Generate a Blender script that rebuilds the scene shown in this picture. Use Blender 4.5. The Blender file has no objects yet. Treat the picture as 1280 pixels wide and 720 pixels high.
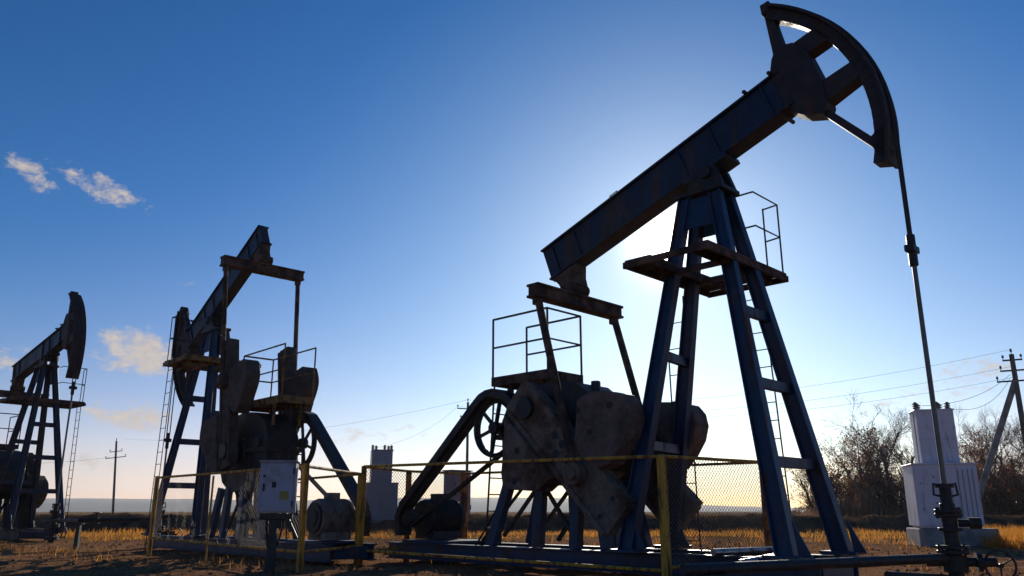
import bpy, bmesh, math, random
from math import sin, cos, radians as R, pi
from mathutils import Vector, Matrix

sc = bpy.context.scene
col = sc.collection
rnd = random.Random(7)

# ------------------------------------------------------------------ camera
cd = bpy.data.cameras.new("camera")
cam = bpy.data.objects.new("camera", cd)
col.objects.link(cam)
cd.sensor_width = 36.0
cd.lens = 1013.0 / 1280.0 * 36.0
cd.clip_start = 0.1
cd.clip_end = 40000
CAM_H = 1.05
cam.location = (0, 0, CAM_H)
cam.rotation_euler = (R(90 + 15.4), 0, 0)
sc.camera = cam

# ------------------------------------------------------------------ light
SUN_AZ, SUN_EL = R(11.47), R(18.4)          # azimuth clockwise from +Y
SUN = Vector((sin(SUN_AZ) * cos(SUN_EL), cos(SUN_AZ) * cos(SUN_EL), sin(SUN_EL)))
sc.view_settings.view_transform = 'Standard'
sc.view_settings.look = 'None'
sc.view_settings.exposure = 0.0
sc.view_settings.gamma = 1.0
sc.view_settings.use_curve_mapping = False
SKY_STRENGTH = 0.085

sl = bpy.data.lights.new("sun", 'SUN')
sl.energy = 4.8
sl.angle = R(0.5)
sl.color = (1.0, 0.90, 0.76)
so = bpy.data.objects.new("sun", sl)
col.objects.link(so)
so.rotation_euler = (-SUN).to_track_quat('-Z', 'Y').to_euler()

world = bpy.data.worlds.new("World")
sc.world = world
world.use_nodes = True


def build_world():
    nt = world.node_tree
    N, L = nt.nodes, nt.links
    N.clear()

    def val(x):
        return x

    def M(op, a, b=None, c=None, clamp=False):
        n = N.new('ShaderNodeMath')
        n.operation = op
        n.use_clamp = clamp
        for i, v in enumerate((a, b, c)):
            if v is None:
                continue
            if isinstance(v, (int, float)):
                n.inputs[i].default_value = v
            else:
                L.new(v, n.inputs[i])
        return n.outputs[0]

    out = N.new('ShaderNodeOutputWorld')
    bg = N.new('ShaderNodeBackground')
    bg.inputs['Strength'].default_value = SKY_STRENGTH
    sky = N.new('ShaderNodeTexSky')
    sky.sky_type = 'NISHITA'
    sky.sun_disc = False
    sky.sun_elevation = SUN_EL
    sky.sun_rotation = SUN_AZ
    sky.altitude = 100
    sky.air_density = 1.0
    sky.dust_density = 0.25
    sky.ozone_density = 3.0
    hs = N.new('ShaderNodeHueSaturation')
    hs.inputs['Saturation'].default_value = 1.5
    hs.inputs['Value'].default_value = 1.0
    L.new(sky.outputs[0], hs.inputs['Color'])
    tc = N.new('ShaderNodeTexCoord')
    D = tc.outputs['Generated']
    # the sun itself and the aureole of bright air round it
    vd = N.new('ShaderNodeVectorMath')
    vd.operation = 'DOT_PRODUCT'
    L.new(D, vd.inputs[0])
    vd.inputs[1].default_value = SUN
    ang = M('ARCCOSINE', M('MINIMUM', vd.outputs['Value'], 0.9999999))
    g1 = M('MULTIPLY', M('EXPONENT', M('MULTIPLY', ang, -1 / R(0.75))), 190.0)
    g2 = M('MULTIPLY', M('EXPONENT', M('MULTIPLY', ang, -1 / R(5.5))), 3.0)
    cg = N.new('ShaderNodeVectorMath')
    cg.operation = 'SCALE'
    cg.inputs[0].default_value = (1.0, 0.90, 0.72)
    L.new(g1, cg.inputs['Scale'])
    cg2 = N.new('ShaderNodeVectorMath')
    cg2.operation = 'SCALE'
    cg2.inputs[0].default_value = (0.88, 0.97, 1.0)
    L.new(g2, cg2.inputs['Scale'])
    cga = N.new('ShaderNodeVectorMath')
    cga.operation = 'ADD'
    L.new(cg.outputs[0], cga.inputs[0])
    L.new(cg2.outputs[0], cga.inputs[1])
    cg = cga
    add = N.new('ShaderNodeVectorMath')
    add.operation = 'ADD'
    # skylight is deepest and most polarised well away from the sun
    far = N.new('ShaderNodeMapRange')
    far.interpolation_type = 'SMOOTHSTEP'
    far.inputs['From Min'].default_value = R(9)
    far.inputs['From Max'].default_value = R(38)
    L.new(ang, far.inputs['Value'])
    satm = N.new('ShaderNodeMapRange')
    satm.inputs['To Min'].default_value = 1.6
    satm.inputs['To Max'].default_value = 1.55
    L.new(far.outputs[0], satm.inputs['Value'])
    L.new(satm.outputs[0], hs.inputs['Saturation'])
    tm = N.new('ShaderNodeMix')
    tm.data_type = 'RGBA'
    L.new(far.outputs[0], tm.inputs['Factor'])
    tm.inputs['A'].default_value = (0.86, 0.97, 1.04, 1)
    tm.inputs['B'].default_value = (1.12, 0.77, 0.95, 1)
    tint = N.new('ShaderNodeVectorMath')
    tint.operation = 'MULTIPLY'
    L.new(tm.outputs['Result'], tint.inputs[1])
    L.new(hs.outputs[0], tint.inputs[0])
    L.new(tint.outputs[0], add.inputs[0])
    L.new(cg.outputs[0], add.inputs[1])
    # a few small cumulus clouds low in the western sky, by azimuth / elevation in degrees
    sp = N.new('ShaderNodeSeparateXYZ')
    L.new(D, sp.inputs[0])
    az = M('MULTIPLY', M('ARCTAN2', sp.outputs[0], sp.outputs[1]), 180 / pi)
    el = M('MULTIPLY', M('ARCSINE', sp.outputs[2]), 180 / pi)
    # bright thick air low down, strongest beneath the sun
    g3 = M('MULTIPLY', M('MULTIPLY', M('EXPONENT', M('MULTIPLY', M('MAXIMUM', el, 0.0), -1 / 9.0)), M('EXPONENT', M('MULTIPLY', ang, -1 / R(28)))), 12.0)
    cg3 = N.new('ShaderNodeVectorMath')
    cg3.operation = 'SCALE'
    cg3.inputs[0].default_value = (0.92, 0.95, 1.0)
    L.new(g3, cg3.inputs['Scale'])
    add3 = N.new('ShaderNodeVectorMath')
    add3.operation = 'ADD'
    L.new(add.outputs[0], add3.inputs[0])
    L.new(cg3.outputs[0], add3.inputs[1])
    cur = add3.outputs[0]
    cb = N.new('ShaderNodeCombineXYZ')
    L.new(az, cb.inputs[0])
    L.new(M('MULTIPLY', el, 1.6), cb.inputs[1])

    def noise(scale, detail, rough, off, dist=0.0):
        mp = N.new('ShaderNodeVectorMath')
        mp.operation = 'ADD'
        L.new(cb.outputs[0], mp.inputs[0])
        mp.inputs[1].default_value = off
        n = N.new('ShaderNodeTexNoise')
        n.inputs['Scale'].default_value = scale
        n.inputs['Detail'].default_value = detail
        n.inputs['Roughness'].default_value = rough
        n.inputs['Distortion'].default_value = dist
        L.new(mp.outputs[0], n.inputs['Vector'])
        return n.outputs['Fac']
    nz = noise(0.55, 6, 0.62, (3, 7, 0), 0.4)
    nf = noise(1.25, 8, 0.58, (13, 2, 0), 0.6)
    clouds = CLOUDS
    total = None
    for (a0, e0, ra, re, tilt, dens) in clouds:
        da, de = M('SUBTRACT', az, a0), M('SUBTRACT', el, e0)
        ct, st = cos(R(tilt)), sin(R(tilt))
        u = M('DIVIDE', M('ADD', M('MULTIPLY', da, ct), M('MULTIPLY', de, st)), ra)
        v = M('DIVIDE', M('SUBTRACT', M('MULTIPLY', de, ct), M('MULTIPLY', da, st)), re)
        r2 = M('ADD', M('MULTIPLY', u, u), M('MULTIPLY', v, v))
        m = M('MULTIPLY', M('SUBTRACT', 1.0, r2), dens)
        m = M('MAXIMUM', m, -1.5)
        total = m if total is None else M('MAXIMUM', total, m)
    dn = M('ADD', M('MULTIPLY', M('SUBTRACT', nz, 0.5), 3.2), M('MULTIPLY', M('SUBTRACT', nf, 0.5), 1.8))
    a = M('MULTIPLY', M('ADD', total, dn), 0.75, clamp=True)
    sm = N.new('ShaderNodeMapRange')
    sm.interpolation_type = 'SMOOTHSTEP'
    sm.inputs['From Min'].default_value = 0.05
    sm.inputs['From Max'].default_value = 0.95
    sm.inputs['To Max'].default_value = 0.9
    L.new(a, sm.inputs['Value'])
    mx = N.new('ShaderNodeMix')
    mx.data_type = 'RGBA'
    L.new(sm.outputs[0], mx.inputs['Factor'])
    L.new(cur, mx.inputs['A'])
    cl = N.new('ShaderNodeMix')
    cl.data_type = 'RGBA'
    L.new(nf, cl.inputs['Factor'])
    cl.inputs['A'].default_value = (5.6, 4.9, 4.5, 1)
    cl.inputs['B'].default_value = (8.6, 7.4, 6.2, 1)
    L.new(cl.outputs['Result'], mx.inputs['B'])
    L.new(mx.outputs['Result'], bg.inputs['Color'])
    L.new(bg.outputs[0], out.inputs[0])


def pix_dir(x, y):      # photograph pixel -> azimuth / elevation (degrees), used to read the sky and the terrain off the photo
    p = R(15.4)
    u, v, f = x - 640, 360 - y, 1013.0
    Y, Z = f * cos(p) - v * sin(p), f * sin(p) + v * cos(p)
    return math.degrees(math.atan2(u, Y)), math.degrees(math.atan2(Z, math.hypot(u, Y)))


CLOUDS = []
for (x, y, w, h_, t, d) in [(38, 218, 34, 15, -22, 0.75), (128, 236, 60, 16, -16, 0.8), (170, 438, 50, 30, 0, 1.25), (188, 446, 44, 24, 0, 1.1),
                            (165, 520, 56, 20, -6, 0.9), (234, 360, 20, 8, 0, 0.35), (30, 452, 40, 18, 0, 0.6),
                            (1225, 470, 55, 22, 8, 0.5), (1140, 500, 60, 12, 4, 0.25), (470, 545, 70, 14, 6, 0.2), (110, 575, 50, 9, 0, 0.3)]:
    a_, e_ = pix_dir(x, y)
    CLOUDS.append((a_, e_, w / 18.0, h_ / 18.0, t, d))
build_world()

cy = sc.cycles
cy.max_bounces = 6
cy.diffuse_bounces = 3
cy.glossy_bounces = 3
cy.transmission_bounces = 4
cy.transparent_max_bounces = 8
cy.volume_bounces = 0
cy.sample_clamp_indirect = 4
cy.use_denoising = True

# ------------------------------------------------------------------ materials


def mat(name, base, rough=0.6, metal=0.0, var=0.25, scale=3.0, second=None, amount=0.5, scale2=1.2, spec=0.4, bump=0.0, bscale=30.0, trans=None, sharp=0.08, streak=False):
    m = bpy.data.materials.new(name)
    m.use_nodes = True
    nt = m.node_tree
    N, L = nt.nodes, nt.links
    b = N['Principled BSDF']
    b.inputs['Roughness'].default_value = rough
    b.inputs['Metallic'].default_value = metal
    b.inputs['Specular IOR Level'].default_value = spec
    tc = N.new('ShaderNodeTexCoord')
    n1 = N.new('ShaderNodeTexNoise')
    n1.inputs['Scale'].default_value = scale
    n1.inputs['Detail'].default_value = 8
    n1.inputs['Roughness'].default_value = 0.65
    L.new(tc.outputs['Object'], n1.inputs['Vector'])
    r1 = N.new('ShaderNodeMapRange')
    r1.inputs['From Min'].default_value = 0.3
    r1.inputs['From Max'].default_value = 0.7
    r1.inputs['To Min'].default_value = 1 - var
    r1.inputs['To Max'].default_value = 1 + var
    L.new(n1.outputs['Fac'], r1.inputs['Value'])
    sc_ = N.new('ShaderNodeVectorMath')
    sc_.operation = 'SCALE'
    L.new(r1.outputs[0], sc_.inputs['Scale'])
    if second is not None:
        n2 = N.new('ShaderNodeTexNoise')
        n2.inputs['Scale'].default_value = scale2
        n2.inputs['Detail'].default_value = 10
        n2.inputs['Roughness'].default_value = 0.7
        if streak:
            sv = N.new('ShaderNodeVectorMath')
            sv.operation = 'MULTIPLY'
            sv.inputs[1].default_value = (3.0, 3.0, 0.45)
            L.new(tc.outputs['Object'], sv.inputs[0])
            L.new(sv.outputs[0], n2.inputs['Vector'])
        else:
            L.new(tc.outputs['Object'], n2.inputs['Vector'])
        r2 = N.new('ShaderNodeMapRange')
        r2.interpolation_type = 'SMOOTHSTEP'
        t = 0.72 - 0.44 * amount
        r2.inputs['From Min'].default_value = t - sharp
        r2.inputs['From Max'].default_value = t + sharp
        L.new(n2.outputs['Fac'], r2.inputs['Value'])
        mx = N.new('ShaderNodeMix')
        mx.data_type = 'RGBA'
        mx.inputs['A'].default_value = (*base, 1)
        mx.inputs['B'].default_value = (*second, 1)
        L.new(r2.outputs[0], mx.inputs['Factor'])
        L.new(mx.outputs['Result'], sc_.inputs[0])
        rr = N.new('ShaderNodeMapRange')
        rr.inputs['To Min'].default_value = rough
        rr.inputs['To Max'].default_value = min(1, rough + 0.3)
        L.new(r2.outputs[0], rr.inputs['Value'])
        L.new(rr.outputs[0], b.inputs['Roughness'])
    else:
        sc_.inputs[0].default_value = base
    L.new(sc_.outputs[0], b.inputs['Base Color'])
    if bump:
        n3 = N.new('ShaderNodeTexNoise')
        n3.inputs['Scale'].default_value = bscale
        n3.inputs['Detail'].default_value = 6
        L.new(tc.outputs['Object'], n3.inputs['Vector'])
        bp = N.new('ShaderNodeBump')
        bp.inputs['Strength'].default_value = bump
        bp.inputs['Distance'].default_value = 0.02
        L.new(n3.outputs['Fac'], bp.inputs['Height'])
        L.new(bp.outputs[0], b.inputs['Normal'])
    if trans:
        tr = N.new('ShaderNodeBsdfTranslucent')
        L.new(sc_.outputs[0], tr.inputs['Color'])
        ms = N.new('ShaderNodeMixShader')
        ms.inputs[0].default_value = trans
        L.new(b.outputs[0], ms.inputs[1])
        L.new(tr.outputs[0], ms.inputs[2])
        L.new(ms.outputs[0], N['Material Output'].inputs['Surface'])
    return m


RUST = (0.10, 0.045, 0.022)
MT = dict(
    blue=mat("weathered_blue_paint", (0.018, 0.042, 0.088), 0.45, 0, 0.3, 4, RUST, 0.30, 1.6, bump=0.15, streak=True),
    navy=mat("dark_navy_paint", (0.014, 0.023, 0.046), 0.45, 0, 0.3, 3, (0.06, 0.04, 0.03), 0.35, 1.3, bump=0.15, streak=True),
    brown=mat("rusty_brown_steel", (0.11, 0.058, 0.034), 0.7, 0, 0.35, 5, (0.045, 0.03, 0.024), 0.5, 2.0, bump=0.3),
    weight=mat("dirty_cast_iron", (0.16, 0.118, 0.09), 0.75, 0, 0.4, 7, (0.09, 0.048, 0.03), 0.45, 1.5, bump=0.4),
    weight_red=mat("rusted_cast_iron", (0.15, 0.095, 0.075), 0.75, 0, 0.35, 5, (0.085, 0.065, 0.055), 0.4, 1.5, bump=0.4),
    dark=mat("greasy_dark_steel", (0.028, 0.026, 0.026), 0.5, 0.2, 0.4, 5, (0.06, 0.04, 0.03), 0.3, 2.5, bump=0.3),
    gear=mat("oily_gearbox_paint", (0.018, 0.020, 0.027), 0.5, 0, 0.4, 4, (0.055, 0.04, 0.03), 0.4, 2.0, bump=0.3),
    yellow=mat("worn_yellow_paint", (0.58, 0.28, 0.02), 0.5, 0, 0.25, 6, (0.13, 0.06, 0.025), 0.42, 3.5, bump=0.2, streak=True),
    head=mat("dark_head_paint", (0.030, 0.022, 0.020), 0.6, 0, 0.35, 4, (0.06, 0.035, 0.025), 0.35, 1.5, bump=0.25, streak=True),
    weight_dark=mat("dark_rusty_cast_iron", (0.085, 0.058, 0.045), 0.75, 0, 0.35, 5, (0.06, 0.05, 0.045), 0.4, 1.5, bump=0.4),
    dull=mat("faded_ochre_paint", (0.25, 0.13, 0.03), 0.6, 0, 0.25, 6, (0.09, 0.05, 0.03), 0.45, 3.5, bump=0.2),
    brush=mat("brown_brush", (0.27, 0.165, 0.11), 0.9, 0, 0.35, 0.7, (0.20, 0.10, 0.06), 0.4, 0.4, trans=0.55, spec=0.0),
    orange=mat("rusty_orange_paint", (0.42, 0.16, 0.025), 0.6, 0, 0.25, 6, (0.12, 0.05, 0.025), 0.45, 3.5, bump=0.2),
    wire=mat("galvanised_wire", (0.22, 0.16, 0.11), 0.6, 0.3, 0.2, 20),
    steel=mat("bright_worn_steel", (0.42, 0.41, 0.40), 0.3, 0.9, 0.2, 6, (0.12, 0.07, 0.05), 0.3, 5),
    rod=mat("steel_rod", (0.13, 0.12, 0.11), 0.4, 0.6, 0.2, 6),
    cable=mat("dark_cable", (0.03, 0.028, 0.026), 0.7),
    white=mat("off_white_paint", (0.60, 0.59, 0.64), 0.5, 0, 0.08, 2, (0.34, 0.31, 0.30), 0.27, 1.6, bump=0.08, streak=True),
    greywhite=mat("weathered_grey_paint", (0.27, 0.27, 0.30), 0.55, 0, 0.1, 2, (0.26, 0.25, 0.25), 0.35, 1.6, bump=0.08, streak=True),
    boxwhite=mat("control_box_paint", (0.34, 0.35, 0.43), 0.5, 0, 0.1, 4, (0.28, 0.26, 0.25), 0.3, 3),
    concrete=mat("weathered_concrete", (0.30, 0.29, 0.28), 0.9, 0, 0.2, 4, (0.17, 0.16, 0.15), 0.45, 2, bump=0.5),
    pole=mat("weathered_pole", (0.15, 0.13, 0.115), 0.85, 0, 0.3, 6, (0.08, 0.07, 0.06), 0.4, 3, bump=0.4),
    porcelain=mat("glazed_porcelain", (0.10, 0.06, 0.045), 0.25, 0, 0.2, 10),
    motor=mat("motor_grey_paint", (0.17, 0.15, 0.13), 0.55, 0, 0.3, 5, (0.09, 0.06, 0.04), 0.4, 3, bump=0.3),
    green=mat("dark_green_paint", (0.02, 0.045, 0.03), 0.5, 0, 0.3, 5, RUST, 0.4, 3, bump=0.3),
    bark=mat("grey_brown_bark", (0.17, 0.13, 0.105), 0.9, 0, 0.3, 2, spec=0.0),
    twig=mat("bare_twigs", (0.32, 0.225, 0.17), 0.9, 0, 0.3, 0.8, spec=0.0),
    leaf=mat("autumn_leaves", (0.26, 0.12, 0.06), 0.8, 0, 0.4, 0.7, (0.11, 0.065, 0.04), 0.5, 0.4, trans=0.6, spec=0.0),
    grass=mat("dry_grass_blades", (0.60, 0.255, 0.045), 0.8, 0, 0.35, 0.6, (0.42, 0.20, 0.05), 0.5, 0.25, trans=0.6, spec=0.0),
    straw=mat("bleached_straw", (0.22, 0.13, 0.06), 0.9, 0, 0.35, 0.8, (0.12, 0.075, 0.045), 0.5, 0.4, trans=0.35, spec=0.0),
    clod=mat("earth_clods", (0.16, 0.082, 0.046), 0.95, 0, 0.35, 2.0, spec=0.0),
    warn=mat("yellow_sticker", (0.32, 0.25, 0.06), 0.5),
    mark=mat("black_print", (0.02, 0.02, 0.02), 0.6),
)


# ------------------------------------------------------------------ mesh helpers
class MB:
    def __init__(s):
        s.v, s.f = [], []

    def add(s, vs, fs):
        o = len(s.v)
        s.v += [tuple(v) for v in vs]
        s.f += [tuple(i + o for i in f) for f in fs]
        return s

    def box(s, c, d, rot=None):
        hx, hy, hz = d[0] / 2, d[1] / 2, d[2] / 2
        vs = [Vector((x, y, z)) for x in (-hx, hx) for y in (-hy, hy) for z in (-hz, hz)]
        if rot is not None:
            vs = [rot @ v for v in vs]
        vs = [v + Vector(c) for v in vs]
        return s.add(vs, [(0, 1, 3, 2), (4, 6, 7, 5), (0, 4, 5, 1), (2, 3, 7, 6), (0, 2, 6, 4), (1, 5, 7, 3)])

    def bar(s, a, b, w, h, up=(0, 0, 1), w2=None, h2=None):
        a, b = Vector(a), Vector(b)
        d = (b - a).normalized()
        u = Vector(up)
        sx = d.cross(u)
        if sx.length < 1e-4:
            sx = d.cross(Vector((1, 0, 0)))
        sx.normalize()
        u = sx.cross(d)
        w2 = w if w2 is None else w2
        h2 = h if h2 is None else h2
        vs = []
        for p, ww, hh in ((a, w, h), (b, w2, h2)):
            for i, j in ((-1, -1), (1, -1), (1, 1), (-1, 1)):
                vs.append(p + sx * i * ww / 2 + u * j * hh / 2)
        return s.add(vs, [(3, 2, 1, 0), (4, 5, 6, 7), (0, 1, 5, 4), (1, 2, 6, 5), (2, 3, 7, 6), (3, 0, 4, 7)])

    def tube(s, pts, r, n=8, r2=None, cap=True):
        pts = [Vector(p) for p in pts]
        k = len(pts)
        rs = r if isinstance(r, (list, tuple)) else [r + ((r2 if r2 is not None else r) - r) * i / max(1, k - 1) for i in range(k)]
        d0 = (pts[1] - pts[0]).normalized()
        u = d0.orthogonal().normalized()
        vs, fs = [], []
        for i, p in enumerate(pts):
            if i == 0:
                d = d0
            elif i == k - 1:
                d = (pts[-1] - pts[-2]).normalized()
            else:
                d = ((pts[i + 1] - p).normalized() + (p - pts[i - 1]).normalized())
                d = d.normalized() if d.length > 1e-6 else (pts[i + 1] - p).normalized()
            u = (u - d * u.dot(d))
            u = u.normalized() if u.length > 1e-6 else d.orthogonal().normalized()
            w = d.cross(u)
            for j in range(n):
                t = 2 * pi * j / n
                vs.append(p + (u * cos(t) + w * sin(t)) * rs[i])
        for i in range(k - 1):
            for j in range(n):
                fs.append((i * n + j, i * n + (j + 1) % n, (i + 1) * n + (j + 1) % n, (i + 1) * n + j))
        if cap:
            fs.append(tuple(range(n - 1, -1, -1)))
            fs.append(tuple((k - 1) * n + j for j in range(n)))
        return s.add(vs, fs)

    def cyl(s, a, b, r, n=20, r2=None):
        return s.tube([a, b], r, n, r2)

    def prism(s, poly, y0, y1):           # polygon in x,z pushed along y
        k = len(poly)
        area = sum(poly[i][0] * poly[(i + 1) % k][1] - poly[(i + 1) % k][0] * poly[i][1] for i in range(k))
        if area < 0:
            poly = poly[::-1]
        vs = [(x, y0, z) for x, z in poly] + [(x, y1, z) for x, z in poly]
        fs = [tuple(range(k)), tuple(range(2 * k - 1, k - 1, -1))]
        fs += [(i, i + k, (i + 1) % k + k, (i + 1) % k) for i in range(k)]
        return s.add(vs, fs)

    def strip(s, inner, outer, y0, y1):   # a closed band between two poly-lines in x,z
        k = len(inner)
        for i in range(k - 1):
            s.prism([inner[i], inner[i + 1], outer[i + 1], outer[i]], y0, y1)
        return s

    def ring(s, c, R_, r, axis='y', n=28, m=8, flat=None):
        c = Vector(c)
        vs, fs = [], []
        for i in range(n):
            t = 2 * pi * i / n
            for j in range(m):
                q = 2 * pi * j / m
                rad = R_ + r * cos(q)
                hh = (flat if flat else r) * sin(q)
                p = {'y': (rad * cos(t), hh, rad * sin(t)), 'x': (hh, rad * cos(t), rad * sin(t)), 'z': (rad * cos(t), rad * sin(t), hh)}[axis]
                vs.append(c + Vector(p))
        for i in range(n):
            for j in range(m):
                fs.append((i * m + j, ((i + 1) % n) * m + j, ((i + 1) % n) * m + (j + 1) % m, i * m + (j + 1) % m))
        return s.add(vs, fs)

    def build(s, name, m, parent=None, smooth=False, bevel=0.0):
        me = bpy.data.meshes.new(name)
        me.from_pydata(s.v, [], s.f)
        if bevel or smooth:
            bm = bmesh.new()
            bm.from_mesh(me)
            bmesh.ops.recalc_face_normals(bm, faces=bm.faces)
            bm.to_mesh(me)
            bm.free()
        me.materials.append(MT[m] if isinstance(m, str) else m)
        if smooth:
            me.polygons.foreach_set('use_smooth', [True] * len(me.polygons))
            try:
                me.set_sharp_from_angle(angle=R(38))
            except Exception:
                pass
        o = bpy.data.objects.new(name, me)
        col.objects.link(o)
        if parent:
            o.parent = parent
        if bevel:
            b = o.modifiers.new('bevel', 'BEVEL')
            b.width = bevel
            b.segments = 1
            b.limit_method = 'ANGLE'
            b.angle_limit = R(40)
        return o


def each(name, m, parent, builders, bevel=0.0):
    for fn in builders:
        mb = MB()
        fn(mb)
        mb.build(name, m, parent, bevel=bevel)


def tag(o, label=None, cat=None, group=None, kind=None):
    if label:
        o['label'] = label
    if cat:
        o['category'] = cat
    if group:
        o['group'] = group
    if kind:
        o['kind'] = kind
    return o


def empty(name, loc, rz=0.0):
    o = bpy.data.objects.new(name, None)
    o.empty_display_size = 0.3
    o.location = loc
    o.rotation_euler = (0, 0, rz)
    col.objects.link(o)
    return o


def copy_tree(o, parent=None):
    c = o.copy()
    col.objects.link(c)
    if parent:
        c.parent = parent
    for ch in list(o.children):
        copy_tree(ch, c)
    return c


def at(x, dist):                          # a point on the ground: photo column x, straight-ahead distance
    a = pix_dir(x, 640)[0]
    return Vector((math.tan(R(a)) * dist, dist, 0))


# ------------------------------------------------------------------ ground, hills, embankment
def smoothnoise(x, y, s):
    from mathutils import noise
    return noise.noise(Vector((x * s, y * s, 3.1)))


def ground_z(x, y):
    d = math.hypot(x, y)
    a = max(0.0, 1 - d / 120.0)
    z = 0.05 * smoothnoise(x, y, 0.22) + 0.035 * smoothnoise(x, y, 0.9) + 0.02 * smoothnoise(x, y, 2.6)
    # wheel ruts crossing in front of the pumps
    for c_, sl_ in ((16.6, 0.05), (18.4, 0.05), (24.2, -0.12)):
        u = (y - c_ - sl_ * x - 0.6 * smoothnoise(x, c_, 0.08)) / 0.28
        if abs(u) < 3:
            z += -0.06 * math.exp(-u * u) + 0.035 * math.exp(-(abs(u) - 1.5) ** 2 * 2.5)
    return z * a


def build_ground():
    bm = bmesh.new()
    nx, ny = 520, 520
    xs = []
    for i in range(nx + 1):
        t = (i / nx) * 2 - 1
        xs.append(60 * t if False else 4500 * math.copysign((math.sinh(abs(t) * 6.6) / math.sinh(6.6)), t))
    ys = []
    for j in range(ny + 1):
        t = j / ny
        ys.append(-60 + 66 * (t / 0.12) if t < 0.12 else 6 + 9000 * (math.sinh((t - 0.12) / 0.88 * 7.0) / math.sinh(7.0)))
    rows = []
    for y in ys:
        rows.append([bm.verts.new((x, y, ground_z(x, y))) for x in xs])
    for j in range(ny):
        for i in range(nx):
            bm.faces.new((rows[j][i], rows[j][i + 1], rows[j + 1][i + 1], rows[j + 1][i]))
    me = bpy.data.meshes.new('ground')
    bm.to_mesh(me)
    bm.free()
    me.polygons.foreach_set('use_smooth', [True] * len(me.polygons))
    m = bpy.data.materials.new('bare_earth')
    m.use_nodes = True
    nt = m.node_tree
    N, L = nt.nodes, nt.links
    b = N['Principled BSDF']
    b.inputs['Roughness'].default_value = 0.95
    b.inputs['Specular IOR Level'].default_value = 0.0
    tc = N.new('ShaderNodeTexCoord')

    def nz(s, d=8, r=0.65):
        n = N.new('ShaderNodeTexNoise')
        n.inputs['Scale'].default_value = s
        n.inputs['Detail'].default_value = d
        n.inputs['Roughness'].default_value = r
        L.new(tc.outputs['Object'], n.inputs['Vector'])
        return n.outputs['Fac']

    def mr(v, a0, a1):
        r = N.new('ShaderNodeMapRange')
        r.interpolation_type = 'SMOOTHSTEP'
        r.inputs['From Min'].default_value = a0
        r.inputs['From Max'].default_value = a1
        L.new(v, r.inputs['Value'])
        return r.outputs[0]

    def mix(f, a, bb):
        x = N.new('ShaderNodeMix')
        x.data_type = 'RGBA'
        L.new(f, x.inputs['Factor'])
        for nme, v in (('A', a), ('B', bb)):
            if isinstance(v, tuple):
                x.inputs[nme].default_value = (*v, 1)
            else:
                L.new(v, x.inputs[nme])
        return x.outputs['Result']
    c = mix(mr(nz(2.2), 0.35, 0.65), (0.18, 0.09, 0.048), (0.35, 0.185, 0.10))
    c = mix(mr(nz(0.35, 6), 0.48, 0.62), c, (0.30, 0.16, 0.075))
    c = mix(mr(nz(9, 5), 0.60, 0.72), c, (0.045, 0.023, 0.014))
    # farther out the bare pad gives way to dry grass land
    sp = N.new('ShaderNodeSeparateXYZ')
    L.new(tc.outputs['Object'], sp.inputs[0])
    ad = N.new('ShaderNodeMath')
    ad.operation = 'MULTIPLY_ADD'
    L.new(nz(0.12, 4), ad.inputs[0])
    ad.inputs[1].default_value = 16
    L.new(sp.outputs[1], ad.inputs[2])
    c = mix(mr(ad.outputs[0], 36, 46), c, mix(mr(nz(0.5), 0.4, 0.6), (0.22, 0.12, 0.04), (0.14, 0.085, 0.04)))
    L.new(c, b.inputs['Base Color'])
    bp = N.new('ShaderNodeBump')
    bp.inputs['Strength'].default_value = 0.9
    bp.inputs['Distance'].default_value = 0.05
    L.new(nz(6, 10, 0.75), bp.inputs['Height'])
    L.new(bp.outputs[0], b.inputs['Normal'])
    me.materials.append(m)
    o = bpy.data.objects.new('ground', me)
    col.objects.link(o)
    tag(o, 'brown bare earth of the well pad turning to dry grassland', 'ground', kind='structure')


build_ground()


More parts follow.
